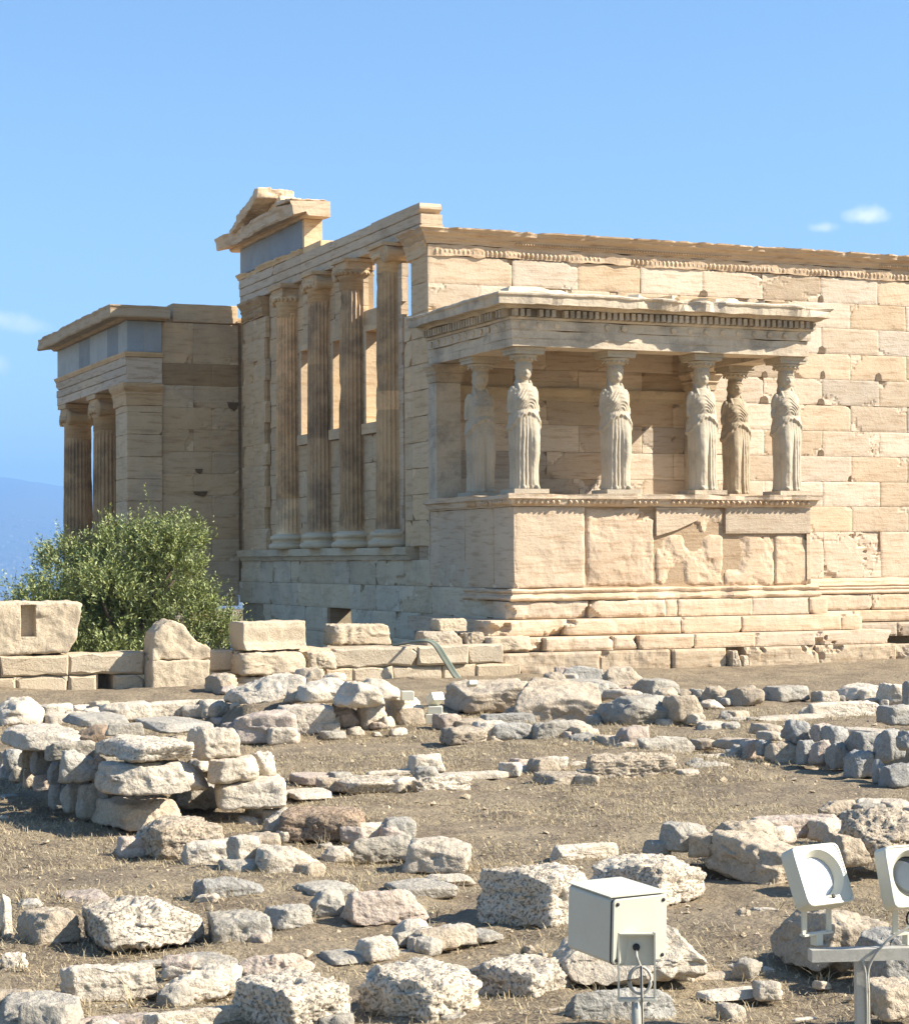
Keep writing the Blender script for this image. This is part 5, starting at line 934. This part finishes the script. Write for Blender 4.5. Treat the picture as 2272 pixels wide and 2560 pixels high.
(-3.304, -17.554, -1.422, 0.185, 0.185, 0.184, 0, 0, 'r', 'p', 0, 1, 'warm grey round stone in the middle of the shaded front'),
(-3.297, -17.797, -1.429, 0.148, 0.148, 0.199, 0, 0, 'r', 'b', 0, 1, 'blue-grey stone left of the square blue block'),
(-3.385, -18.253, -1.473, 0.174, 0.192, 0.199, 0, 0, 'b', 'b', 0, 1, 'square blue block low in the shaded front'),
(-3.434, -18.634, -1.476, 0.101, 0.101, 0.169, 0, 0, 'r', 'b', 0, 1, 'narrow blue stone right of the square blue block'),
(-3.418, -18.886, -1.494, 0.237, 0.237, 0.175, 0, 0, 'r', 'b', 0, 1, 'faceted blue boulder lowest at the right frame edge'),
(-3.032, -15.59, -1.452, 0.29, 0.334, 0.095, 0, 0, 's', 't', 0, 1, 'tan ledge stone at the left tip of the right-hand platform'),
(-3.438, -15.904, -1.5, 0.436, 0.127, 0.039, 0, 0, 's', 'w', 0, 0, 'long low white kerb slab left of the shaded front'),
(-3.666, -16.761, -1.5, 0.195, 0.225, 0.045, 0, 0, 's', 'b', 0, 0, "blue flat stone on the shadow's edge"),
(-3.122, -15.062, -1.5, 0.173, 0.199, 0.1, 0, 0, 's', 't', 0, 0, 'tan slab beside the weathered low rock'),
(-4.28, -17.131, -1.5, 0.345, 0.097, 0.112, 0, 0, 'r', 'g', 0, 0, 'crumbled grey rock in front of the low white kerb slab'),
(-3.969, -16.18, -1.5, 0.152, 0.175, 0.023, 0, 0, 's', 'w', 0, 0, 'thin white slab by the crumbled grey rock'),
(-3.231, -17.235, -1.531, 0.164, 0.188, 0.049, 0, 0, 's', 't', 0, 1, 'tan sill stone in the shadow under the shaded front'),
(-3.339, -17.005, -1.537, 0.123, 0.142, 0.05, 0, 0, 's', 'g', 0, 1, 'grey sill stone in the shadow under the brown rounded stone'),
(-9.337, -18.06, -1.441, 0.333, 0.333, 0.199, 0, 0, 'r', 'g', 0, 1, 'grey stone filling the weedy gap between the two stacks of the left platform'),
]

for i, (x, y, z, w, d, h, ya, ti, ty, co, pit, stk, lab) in enumerate(STONES):
    D = (Vector((x, y, z))-CAM).length; px = max(w, h)*2043/D; n = int(min(56, max(9, px/2.6)))
    if y > -16.5 and not stk or y > -13: w, d, h = w*1.16, d*1.12, h*1.10
    nm = {'b': 'stone_block', 'r': 'boulder', 's': 'flat_stone'}[ty]
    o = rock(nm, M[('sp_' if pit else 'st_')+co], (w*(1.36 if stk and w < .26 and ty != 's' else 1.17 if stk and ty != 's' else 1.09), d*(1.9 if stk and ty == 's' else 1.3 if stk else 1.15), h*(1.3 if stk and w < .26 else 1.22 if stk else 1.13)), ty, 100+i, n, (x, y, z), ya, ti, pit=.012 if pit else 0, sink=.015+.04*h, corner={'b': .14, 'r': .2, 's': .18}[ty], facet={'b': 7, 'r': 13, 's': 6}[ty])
    tag(o, lab, {'b': 'stone block', 'r': 'boulder', 's': 'flat stone'}[ty])
# small rubble wedged along the lines of bigger stones
rg = np.random.RandomState(21); big = [q for q in STONES if q[3] > .25 and not (q[11] and q[8] == 's')]; made = 0
while made < 210:
    q = big[rg.randint(len(big))]; x, y, z, w, d, h = q[:6]; a = rg.uniform(0, 2*math.pi); s_ = rg.uniform(.08, .22)*min(1, w/.3)*(1.35 if y > -16 else 1)
    px, py = x+math.cos(a)*(w*.5+s_*.35), y+math.sin(a)*(d*.5+s_*.35)
    if py > -5.2 or any(abs(px-k[0]) < k[3]*.5 and abs(py-k[1]) < k[4]*.5 for k in STONES if not k[11]): continue
    zz = float(gz(px, py)) if not q[11] else max(z-.02, float(gz(px, py)))
    if q[11] and zz > float(gz(px, py))+.25: continue
    o = rock('boulder', M['st_'+rg.choice(list('wwggtp'))], (s_*1.2, s_, s_*rg.uniform(.55, .85)), rg.choice(['b', 'r']), 500+made, 9, (px, py, zz), rg.uniform(-40, 40), 0, sink=.02, corner=.2, facet=8)
    tag(o, 'small rubble stone wedged against bigger stones on the dry ground', 'boulder', 'small rubble among the bigger stones'); made += 1
# ------------------------------------------------------------------ olive tree behind the wall
LB = 1
TK_ = .81
TR = empty('olive_tree', (-6.12, -2.15, -2.6), 'bushy silvery green olive tree behind the block wall', 'tree')
rg = np.random.RandomState(5); tx = lambda u: -6.54+(u-10)*.00974; tz = lambda v: 1.29-(v-1035)*.0096
lobes = [(70, 1195, 55), (55, 1250, 55), (130, 1125, 55), (185, 1180, 85), (235, 1105, 72), (300, 1092, 62), (345, 1085, 42), (290, 1170, 85), (240, 1245, 85), (340, 1220, 75), (395, 1215, 48), (325, 1140, 62), (437, 1255, 30), (150, 1250, 75), (110, 1290, 70), (300, 1290, 80), (400, 1290, 60), (210, 1330, 90)]
mb = MB(); TK = MB()
TKV = lambda p: CAM+(Vector(p)-CAM)*TK_
base = Vector((-4.3, 5.2, -2.6)); TK.tube([base, base+Vector((.1, 0, .6)), base+Vector((-.05, .1, 1.2))], [.22, .17, .13], 10)
for (u, v, r_) in lobes:
    c = np.array([tx(u), 5.0+rg.uniform(-.7, .7), tz(v)-.17]); r = r_*.0096
    TK.tube([base+Vector((0, 0, 1.0)), (base+Vector((0, .1, 1.2))+Vector(c))/2+Vector((0, 0, .1)), Vector(c)], [.08, .05, .02], 6)
    for s in range(int(190*(r/.7)**1.8)+26):
        q = rg.normal(size=3); q /= np.linalg.norm(q); q[2] = abs(q[2]) if rg.rand() < .75 else q[2]; p0 = c+q*r*rg.uniform(.45, .97)*np.array([1, 1, .9])
        dr = np.array([0, 0, .85])+q*.6+rg.normal(size=3)*.22; dr /= np.linalg.norm(dr); L = rg.uniform(.28, .5)*(1.35 if q[2] > .55 and rg.rand() < .3 else 1)
        bend = rg.normal(size=3)*.12; p2 = p0+dr*L
        mb.add([p0-[.004, 0, 0], p0+[.004, 0, 0], p2], [(0, 1, 2)], (.8, .7, .55))
        nl = int(L/.023)
        for k in range(nl):
            t = (k+.5)/nl; pp = p0+dr*L*t+bend*t*t; a = rg.uniform(0, 2*math.pi); sd = np.cross(dr, [math.cos(a), math.sin(a), .3]); sd /= np.linalg.norm(sd)
            ld = dr*rg.uniform(.5, 1.0)+sd*rg.uniform(.6, 1.0); ld /= np.linalg.norm(ld); wd = np.cross(ld, rg.normal(size=3)); wd /= np.linalg.norm(wd); l = rg.uniform(.085, .125)*(1-.4*t*t); w = l*.15
            b = rg.uniform(.75, 1.4); y = rg.uniform(-.1, .16); sil = rg.rand() < .3
            tn = (b*(1.0+y), b*(1.02), b*(.9-y)) if not sil else (b*1.5, b*1.45, b*1.75)
            mb.add([pp, pp+ld*l*.5+wd*w, pp+ld*l, pp+ld*l*.5-wd*w], [(0, 1, 2, 3)], tn)
near_ = lambda V: np.array(CAM)+(np.array(V)-np.array(CAM))*TK_
mb.build('crown', M['leaf'], TR, disp=near_); TK.build('trunk', M['bark'], TR, disp=near_)
mb = MB(); mb.box(-2.40, -2.36, 4.2, 4.23, -1.8, -.62); mb.prism([(-2.47, 4.19, -.66), (-2.28, 4.19, -.72), (-2.30, 4.19, -.90), (-2.45, 4.19, -.84)], (0, .012, 0)); mb.prism([(-2.50, 4.19, -.95), (-2.22, 4.19, -1.02), (-2.27, 4.19, -1.14), (-2.46, 4.19, -1.06)], (0, .012, 0))
tag(mb.build('marker_post', M['sign'], None, loc=(-2.38, 4.2, -1.8)), 'small whitish tag post half hidden at the right side of the olive tree', 'marker post')
# ------------------------------------------------------------------ pipes coming down from the temple
HP = empty('pipe_bundle', (-1.5, -5.2, -1.4), 'bundle of thin green plastic pipes bending over the block wall', 'pipes')
def smooth_path(P, n=8):
    P = [Vector(p) for p in P]; out = []
    for i in range(len(P)-1):
        a, b, c, d = P[max(i-1, 0)], P[i], P[i+1], P[min(i+2, len(P)-1)]
        for k in range(n):
            t = k/n; out.append(.5*((2*b)+(c-a)*t+(2*a-5*b+4*c-d)*t*t+(3*b-a-3*c+d)*t**3))
    return out+[P[-1]]
for k in range(4):
    e = k*.028-.04; mb = MB(); mb.tube(smooth_path([(-2.28+e*.4, -4.1, -.86), (-2.12+e*.5, -4.72, -.77+e*.3), (-1.93+e, -4.85, -.80), (-1.76+e, -4.9, -1.05), (-1.61+e, -4.95, -1.30), (-1.44+e, -5.05, -1.52)]), .016, 8, [(1, 1, 1), (1.6, 1.55, 1.3), (.75, .85, .9), (1.2, 1.3, 1.15)][k]); mb.build('pipe', M['hose'], HP)
# ------------------------------------------------------------------ floodlights
def rrect(w, h, r, n=5):
    return [(sx*(w-r)+r*math.cos(a), sy*(h-r)+r*math.sin(a)) for sx, sy, a0 in ((1, 1, 0), (-1, 1, 90), (-1, -1, 180), (1, -1, 270)) for a in [R(a0+90*k/n) for k in range(n+1)]]
def rbox(mb, c, ax, w, h, r, sections, tint=(1, 1, 1)):
    """rounded rectangular body: sections = [(depth along ax[2], scale)]"""
    c = Vector(c); X, Y, Z = [Vector(a).normalized() for a in ax]; pts = rrect(w, h, r); n = len(pts); V = []
    for d, s in sections: V += [c+X*(p[0]-math.copysign(s, p[0]))+Y*(p[1]-math.copysign(s, p[1]))+Z*d for p in pts]
    m = len(sections); mb.add(V, [list(range(n))[::-1]]+[(j*n+i, j*n+(i+1) % n, (j+1)*n+(i+1) % n, (j+1)*n+i) for j in range(m-1) for i in range(n)]+[list(range((m-1)*n, m*n))], tint)
RT = Vector((.92097, -.38957, 0)).normalized(); TOW = Vector((-RT.y, RT.x, 0))*-1      # right and towards the viewpoint
if TOW.dot(CAM-Vector((-9, -26, 0))) < 0: TOW = -TOW
def frame(yaw, pitch):    # outward axis: towards the viewpoint turned yaw to the right, raised by pitch
    F = (TOW*math.cos(R(yaw))+RT*math.sin(R(yaw)))*math.cos(R(pitch))+Vector((0, 0, 1))*math.sin(R(pitch)); X = Vector((0, 0, 1)).cross(F).normalized(); return X, F.cross(X), F
L1P = Vector((-9.955, -26.42, -.985))
L1 = empty('floodlight', (-9.945, -26.405, -1.5), 'near cream floodlight seen from behind, its box turned away to the left', 'floodlight')
X, Y, F = frame(30, -3)
C0 = L1P+RT*.015+Vector((0, 0, .012))
mb = MB(); rbox(mb, C0, (X, Y, F), .128, .128, .018, [(-.30, .004), (-.296, 0), (-.004, 0), (0, .003)]); mb.build('housing', M['paint'], L1)
mb = MB(); rbox(mb, C0, (X, Y, F), .129, .129, .018, [(.0005, 0), (.007, 0)]); mb.build('gasket', M['gasket'], L1)
mb = MB(); rbox(mb, C0, (X, Y, F), .127, .127, .018, [(.0072, 0), (.014, 0), (.017, .003)]); o = mb.build('back_cover', M['paint'], L1)
for a in (-1, 1):
    for b in (-1, 1): q = MB(); q.lathe(C0+X*.108*a+Y*.108*b+F*.017, [(.0075, 0), (.0075, .003), (.004, .004)], 12, ax=(X, Y, F)); q.build('screw', M['gasket'], o)
mb = MB(); mb.prism([C0+X*-.13+Y*.132+F*.0, C0+X*.139+Y*.132+F*.006, C0+X*.132+Y*.132+F*-.31, C0+X*-.13+Y*.132+F*-.31], Y*.004); mb.build('hood', M['paint'], L1)
bx = lambda c, hs, nm, mt='paint', par=None, ax=None: (lambda q: (q.obox(c, ax or (RT, TOW, PZ), hs), q.build(nm, M[mt], par))[1])(MB())
BC = C0+F*.045+RT*-.032+Vector((0, 0, -.065)); mb = MB()
mb.obox(BC+Vector((0, 0, -.005)), (RT, TOW, PZ), (.068, .002, .062)); mb.obox(BC+RT*-.070+TOW*.012+Vector((0, 0, -.065)), (RT, TOW, PZ), (.003, .016, .13)); mb.obox(BC+RT*.070+TOW*.012+Vector((0, 0, -.065)), (RT, TOW, PZ), (.003, .016, .13)); mb.obox(BC+TOW*.012+Vector((0, 0, .058)), (RT, TOW, PZ), (.070, .016, .003)); mb.obox(BC+TOW*.012+Vector((0, 0, -.195)), (RT, TOW, PZ), (.073, .02, .005)); mb.obox(BC+F*-.02, (RT, TOW, PZ), (.02, .02, .02)); mb.build('bracket', M['paint'], L1)
mb = MB(); mb.lathe(BC+TOW*.004+Vector((.0, 0, .005)), [(.014, 0), (.014, .01), (.008, .014)], 14, ax=(RT, PZ, TOW)); mb.build('cable_gland', M['gasket'], L1)
mb = MB(); path = []
for k in range(100): a = 2*math.pi*k/33; path.append(BC+TOW*(.022+.00012*k)+Vector((0, 0, -.118))+RT*(math.cos(a)*(.047-.00008*k)+.012)+Vector((0, 0, math.sin(a)*.052)))
mb.tube(smooth_path([BC+TOW*.012+Vector((0, 0, -.005)), BC+TOW*.03+Vector((0, 0, -.03))+RT*.0, path[8]], 5)+path[9:], .0055, 7); mb.build('cable', M['steel'], L1)
mb = MB(); mb.lathe((BC+TOW*.012+Vector((0, 0, 0))).to_tuple()[:2]+(-1.55,), [(.021, 0), (.021, BC.z-.2+1.55)], 20); mb.build('pole', M['steel'], L1)
mb = MB(); pz_ = BC+TOW*.04+RT*.018; mb.tube([(pz_.x, pz_.y, BC.z-.2), (pz_.x-.004, pz_.y, -1.1), (pz_.x+.004, pz_.y, -1.5)], .005, 6); mb.build('cable', M['steel'], L1)
for s in (-1, 1): mb = MB(); p = BC+TOW*.012+RT*.045*s; mb.lathe((p.x, p.y, BC.z-.222), [(.004, 0), (.009, .004), (.009, .012), (.004, .013), (.004, .024)], 8); mb.build('bolt', M['steel'], L1)
# paired floodlights on one crossbar
L2 = empty('floodlight_stand', (-8.96, -26.5, -1.5), 'grey T-shaped steel stand carrying the two forward-facing floodlights', 'stand')
PB = Vector((-8.96, -26.5, 0)); bz = -1.135
mb = MB(); mb.obox(PB+Vector((0, 0, (-1.55+bz-.02)/2)), (RT, TOW, PZ), (.027, .027, (bz-.02+1.55)/2)); mb.build('pole', M['steel'], L2)
BXr = (RT+TOW*-.10).normalized(); mb = MB(); mb.obox(PB+RT*.055+Vector((0, 0, bz)), (BXr, BXr.cross(Vector((0, 0, 1))), (0, 0, 1)), (.27, .032, .024)); mb.build('crossbar', M['steel'], L2)
mb = MB(); mb.tube(smooth_path([PB+TOW*.03+RT*.02+Vector((0, 0, -1.5)), PB+TOW*.032+RT*.02+Vector((0, 0, -1.3)), PB+TOW*.04+RT*.022+Vector((0, 0, -1.18)), PB+TOW*.05+RT*.09+Vector((0, 0, -1.08)), PB+TOW*.03+RT*.20+Vector((0, 0, -1.01)), PB+RT*.235+Vector((0, 0, -.94))]), .0055, 7); mb.build('cable', M['steel'], L2)
mb = MB(); mb.tube(smooth_path([PB+TOW*.032+RT*.012+Vector((0, 0, -1.5)), PB+TOW*.034+RT*.012+Vector((0, 0, -1.3)), PB+TOW*.04+RT*.0+Vector((0, 0, -1.17)), PB+TOW*.0+RT*-.035+Vector((0, 0, -1.13))]), .005, 7); mb.build('cable', M['steel'], L2)
def flood(name, base, yaw, pitch, lens, label):
    e = empty(name, base, label, 'floodlight', 'floodlights on the crossbar'); X, Y, F = frame(yaw, pitch); c = Vector(base)+Vector((0, 0, .255))
    w = .126; mb = MB(); n = 64; ang = [2*math.pi*(k+.5)/n for k in range(n)]; pts = [(math.cos(a)*w/(abs(math.cos(a))**11+abs(math.sin(a))**11)**(1/11), math.sin(a)*w/(abs(math.cos(a))**11+abs(math.sin(a))**11)**(1/11)) for a in ang]
    rings = [[(p[0]*.9, p[1]*.9, -.085) for p in pts], [(*p, -.078) for p in pts], [(*p, -.004) for p in pts], [(p[0]-math.copysign(.003, p[0]), p[1]-math.copysign(.003, p[1]), .0) for p in pts], [(p[0]-math.copysign(.008, p[0]), p[1]-math.copysign(.008, p[1]), .0) for p in pts], [(p[0]-math.copysign(.009, p[0]), p[1]-math.copysign(.009, p[1]), -.003) for p in pts]]
    for rr, dz, dx in ((.104, -.003, 0), (.102, -.006, 0), (.083, -.036, 0), (.083, -.043, 0)): rings.append([(math.cos(a)*rr, math.sin(a)*rr, dz) for a in ang])
    V = [c+X*p[0]+Y*p[1]+F*p[2] for r_ in rings for p in r_]; m = len(rings)
    mb.add(V, [list(range(n))[::-1]]+[(j*n+i, j*n+(i+1) % n, (j+1)*n+(i+1) % n, (j+1)*n+i) for j in range(m-1) for i in range(n)]); mb.build('housing', M['paint'], e)
    mb = MB(); mb.lathe(c+F*-.045, [(.0001, .004), (.05, .004), (.083, .0015), (.083, -.004)], 40, ax=(X, Y, F)); mb.build('lens', M[lens], e)
    mb = MB(); mb.lathe(c+Y*-.094+X*.018+F*-.004, [(.009, 0), (.009, .003), (.006, .004)], 14, ax=(X, Y, F)); mb.build('sensor', M['gasket'], e)
    X2 = Vector((X.x, X.y, 0)).normalized(); B2 = Vector((0, 0, 1)).cross(X2)
    mb = MB()
    for s in (-1, 1): mb.obox(c+X2*.066*s+Vector((0, 0, -.150))+F*-.05, (X2, B2, PZ), (.012, .004, .075))
    mb.obox(c+F*-.05+Vector((0, 0, -.226)), (X2, B2, PZ), (.078, .016, .004)); mb.obox(c+F*-.05+Vector((0, 0, -.25)), (X2, B2, PZ), (.018, .018, .022)); mb.build('bracket', M['paint'], e)
    mb = MB(); pth = [c+F*-.04+X2*(math.cos(q)*.035+.02)+Vector((0, 0, -.17+math.sin(q)*.035)) for q in np.linspace(0, 4*math.pi, 50)]; mb.tube(pth, .004, 6)
    if lens == 'glass': mb.build('cable', M['gasket'], e)
    return e
flood('floodlight', PB+RT*-.15+TOW*.0+Vector((0, 0, -1.068)), 32, 25, 'lens', 'tilted square floodlight with a bright white round lens, left one of the pair')
flood('floodlight', PB+RT*.222+TOW*-.01+Vector((0, 0, -1.078)), 24, 16, 'glass', 'square floodlight with a dark grey round lens, cut by the right edge')
mb = MB(); mb.box(-9.15, -8.0, -27.3, -26.62, -1.56, -1.47); o = mb.build('concrete_footing', M['st_w'], None, loc=(-8.8, -26.5, -1.5)); densify(o, 3, .008, 5, 4); tag(o, 'white concrete footing under the stand of paired floodlights', 'footing')
# little lamp boxes by the pipes
def lampbox(c, parts, label):
    e = empty('lamp_box', c, label, 'lamp box')
    for (nm, o_, hs, p, y) in parts:
        X, Y, F = frame(y, p); q = MB(); cc = Vector(c)+RT*o_[0]+TOW*o_[1]+Vector((0, 0, o_[2])); rbox(q, cc, (X, Y, F), hs[0], hs[1], .015, [(-hs[2], 0), (hs[2]-.01, 0), (hs[2], .006)]); q.build(nm, M['paint'], e)
lampbox((-4.40, -10.95, -1.52), [('base', (0, 0, .075), (.135, .075, .11), 0, 0), ('ballast', (-.02, 0, .195), (.09, .045, .08), 0, 0), ('head', (-.015, 0, .33), (.085, .055, .07), 30, 35)], 'white lamp on stacked boxes at the right end of the stone row')
lampbox((-4.80, -11.0, -1.20), [('head', (0, 0, .06), (.075, .055, .07), 0, 10)], 'small white lamp box on top of the white end block')
lampbox((-3.31, -9.5, -1.16), [('head', (0, 0, .04), (.06, .035, .05), 20, 20)], 'tiny white lamp box on the large tan block set on edge')
# ------------------------------------------------------------------ dry grass, weeds and pebbles
def pts_polar(n, d0, d1, seed, a0=-17, a1=17, pw=1.0):
    r = np.random.RandomState(seed); a = np.radians(22.9+r.uniform(a0, a1, n)); d = d0+(d1-d0)*r.rand(n)**pw
    return CAM.x+np.sin(a)*d, CAM.y+np.cos(a)*d, d, r
def blades(name, X, Y, D, r, lh, wd, mt, label, cat, lay=.75):
    n = len(X); Z = gz(X, Y)+.01+near_noise(X, Y); a = r.uniform(0, 2*np.pi, n); L = r.uniform(*lh, n); up = np.where(r.rand(n) < lay, r.uniform(.05, .35, n), r.uniform(.6, 1.2, n)); b = r.uniform(-.8, .8, n)
    dx, dy = np.cos(a), np.sin(a); sx, sy = -dy, dx; w = wd*r.uniform(.6, 1.4, n)*(1+D/40)
    p0 = np.stack([X+sx*w, Y+sy*w, Z], -1); p1 = np.stack([X-sx*w, Y-sy*w, Z], -1); m = np.stack([X+dx*L*.5, Y+dy*L*.5, Z+L*up*.62], -1); t = np.stack([X+dx*L+sx*L*b*.3, Y+dy*L+sy*L*b*.3, Z+L*up*.9], -1)
    V = np.stack([p0, p1, m+np.stack([sx*w*.7, sy*w*.7, sx*0], -1), m-np.stack([sx*w*.7, sy*w*.7, sx*0], -1), t], 1).reshape(-1, 3); o = np.arange(n)*5
    me = bpy.data.meshes.new(name); F4 = np.stack([o, o+1, o+3, o+2], -1); F3 = np.stack([o+2, o+3, o+4], -1)
    me.vertices.add(len(V)); me.vertices.foreach_set('co', V.ravel()); nl = n*7; me.loops.add(nl); li = np.concatenate([F4, F3], 1).ravel(); me.loops.foreach_set('vertex_index', li); me.polygons.add(2*n)
    st = np.stack([np.arange(n)*7, np.arange(n)*7+4], -1).ravel(); me.polygons.foreach_set('loop_start', st); me.update(calc_edges=True); me.validate()
    at = me.attributes.new('tint', 'FLOAT_COLOR', 'FACE'); c = r.uniform(.6, 1.3, n); wq = r.uniform(-.12, .12, n); q = np.stack([c*(1+wq*.5), c, c*(1-wq), c*0+1], -1); at.data.foreach_set('color', np.repeat(q, 2, 0).ravel())
    me.materials.append(M[mt]); return tag(link(name, me), label, cat, kind='stuff')
def near_noise(x, y):
    P = np.stack([x, y, x*0], -1); return fbm(P*.7, 5, 3)*.035+fbm(P*3.1, 9, 4)*.022
def keep(X, Y, D, m): return X[m], Y[m], D[m]
X, Y, D, r = pts_polar(330000, 8, 27, 3, pw=.75); g = fbm(np.stack([X*.9, Y*.9, X*0], -1), 77, 4)+.3*r.rand(len(X)); m = (g > -.2) & (Y < -4.7); X, Y, D = keep(X, Y, D, m)
blades('dry_grass', X, Y, D, r, (.015, .05), .0016, 'straw', 'short trampled straw-coloured grass over the earth between the stones', 'grass')
TX, TY = [], []; r = np.random.RandomState(8)
for (x, y, z, w, d, h, ya, ti, ty, co, pit, stk, lab) in STONES:
    if stk or ty == 's' and h < .06: continue
    k = r.randint(8, 46); a = r.uniform(0, 2*np.pi, 1)[0]+r.normal(0, .5, k); TX += list(x+np.cos(a)*w*.6*r.uniform(.85, 1.15, k)); TY += list(y+np.sin(a)*d*.65*r.uniform(.85, 1.2, k))
X = np.array(TX); Y = np.array(TY); blades('dry_weeds', X, Y, np.hypot(X-CAM.x, Y-CAM.y), r, (.04, .13), .0016, 'straw', 'sparse dry weeds sprouting round the feet of the stones', 'weeds', lay=.35)
mb = MB(); X, Y, D, r = pts_polar(5200, 8, 27, 12, pw=.8); Z = gz(X, Y)+near_noise(X, Y)
for i in range(len(X)):
    if Y[i] > -4.9: continue
    s = r.uniform(.004, .013)*(1+D[i]/40)*(2 if r.rand() < .06 else 1); q = r.normal(size=(6, 3))*.25+np.array([(1, 0, 0), (0, 1, 0), (-1, 0, 0), (0, -1, 0), (0, 0, .7), (0, 0, -.6)]); b = r.uniform(.7, 1.1)
    mb.add(q*s+[X[i], Y[i], Z[i]+s*.3], [(0, 1, 4), (1, 2, 4), (2, 3, 4), (3, 0, 4), (1, 0, 5), (2, 1, 5), (3, 2, 5), (0, 3, 5)], (b, b*.97, b*.92))
tag(mb.build('pebbles', M['poros']), 'scattered pale pebbles and stone chips on the dry earth', 'pebbles', kind='stuff')
# ------------------------------------------------------------------ haze between here and the far hills
mb = MB(); mb.box(-9000, 12500, -300, 13500, -112, 620)
hz = mb.build('haze', M['sign']); hm = bpy.data.materials.new('haze'); hm.use_nodes = True; t = hm.node_tree; t.nodes.clear()
vo = t.nodes.new('ShaderNodeVolumePrincipled'); vo.inputs['Density'].default_value = HAZE = 1.7e-4; vo.inputs['Color'].default_value = (.26, .54, 1.0, 1); vo.inputs['Anisotropy'].default_value = 0.0
ou = t.nodes.new('ShaderNodeOutputMaterial'); t.links.new(vo.outputs[0], ou.inputs['Volume']); hz.data.materials.clear(); hz.data.materials.append(hm); tag(hz, 'thin pale blue haze veiling the far hills', 'haze', kind='stuff')
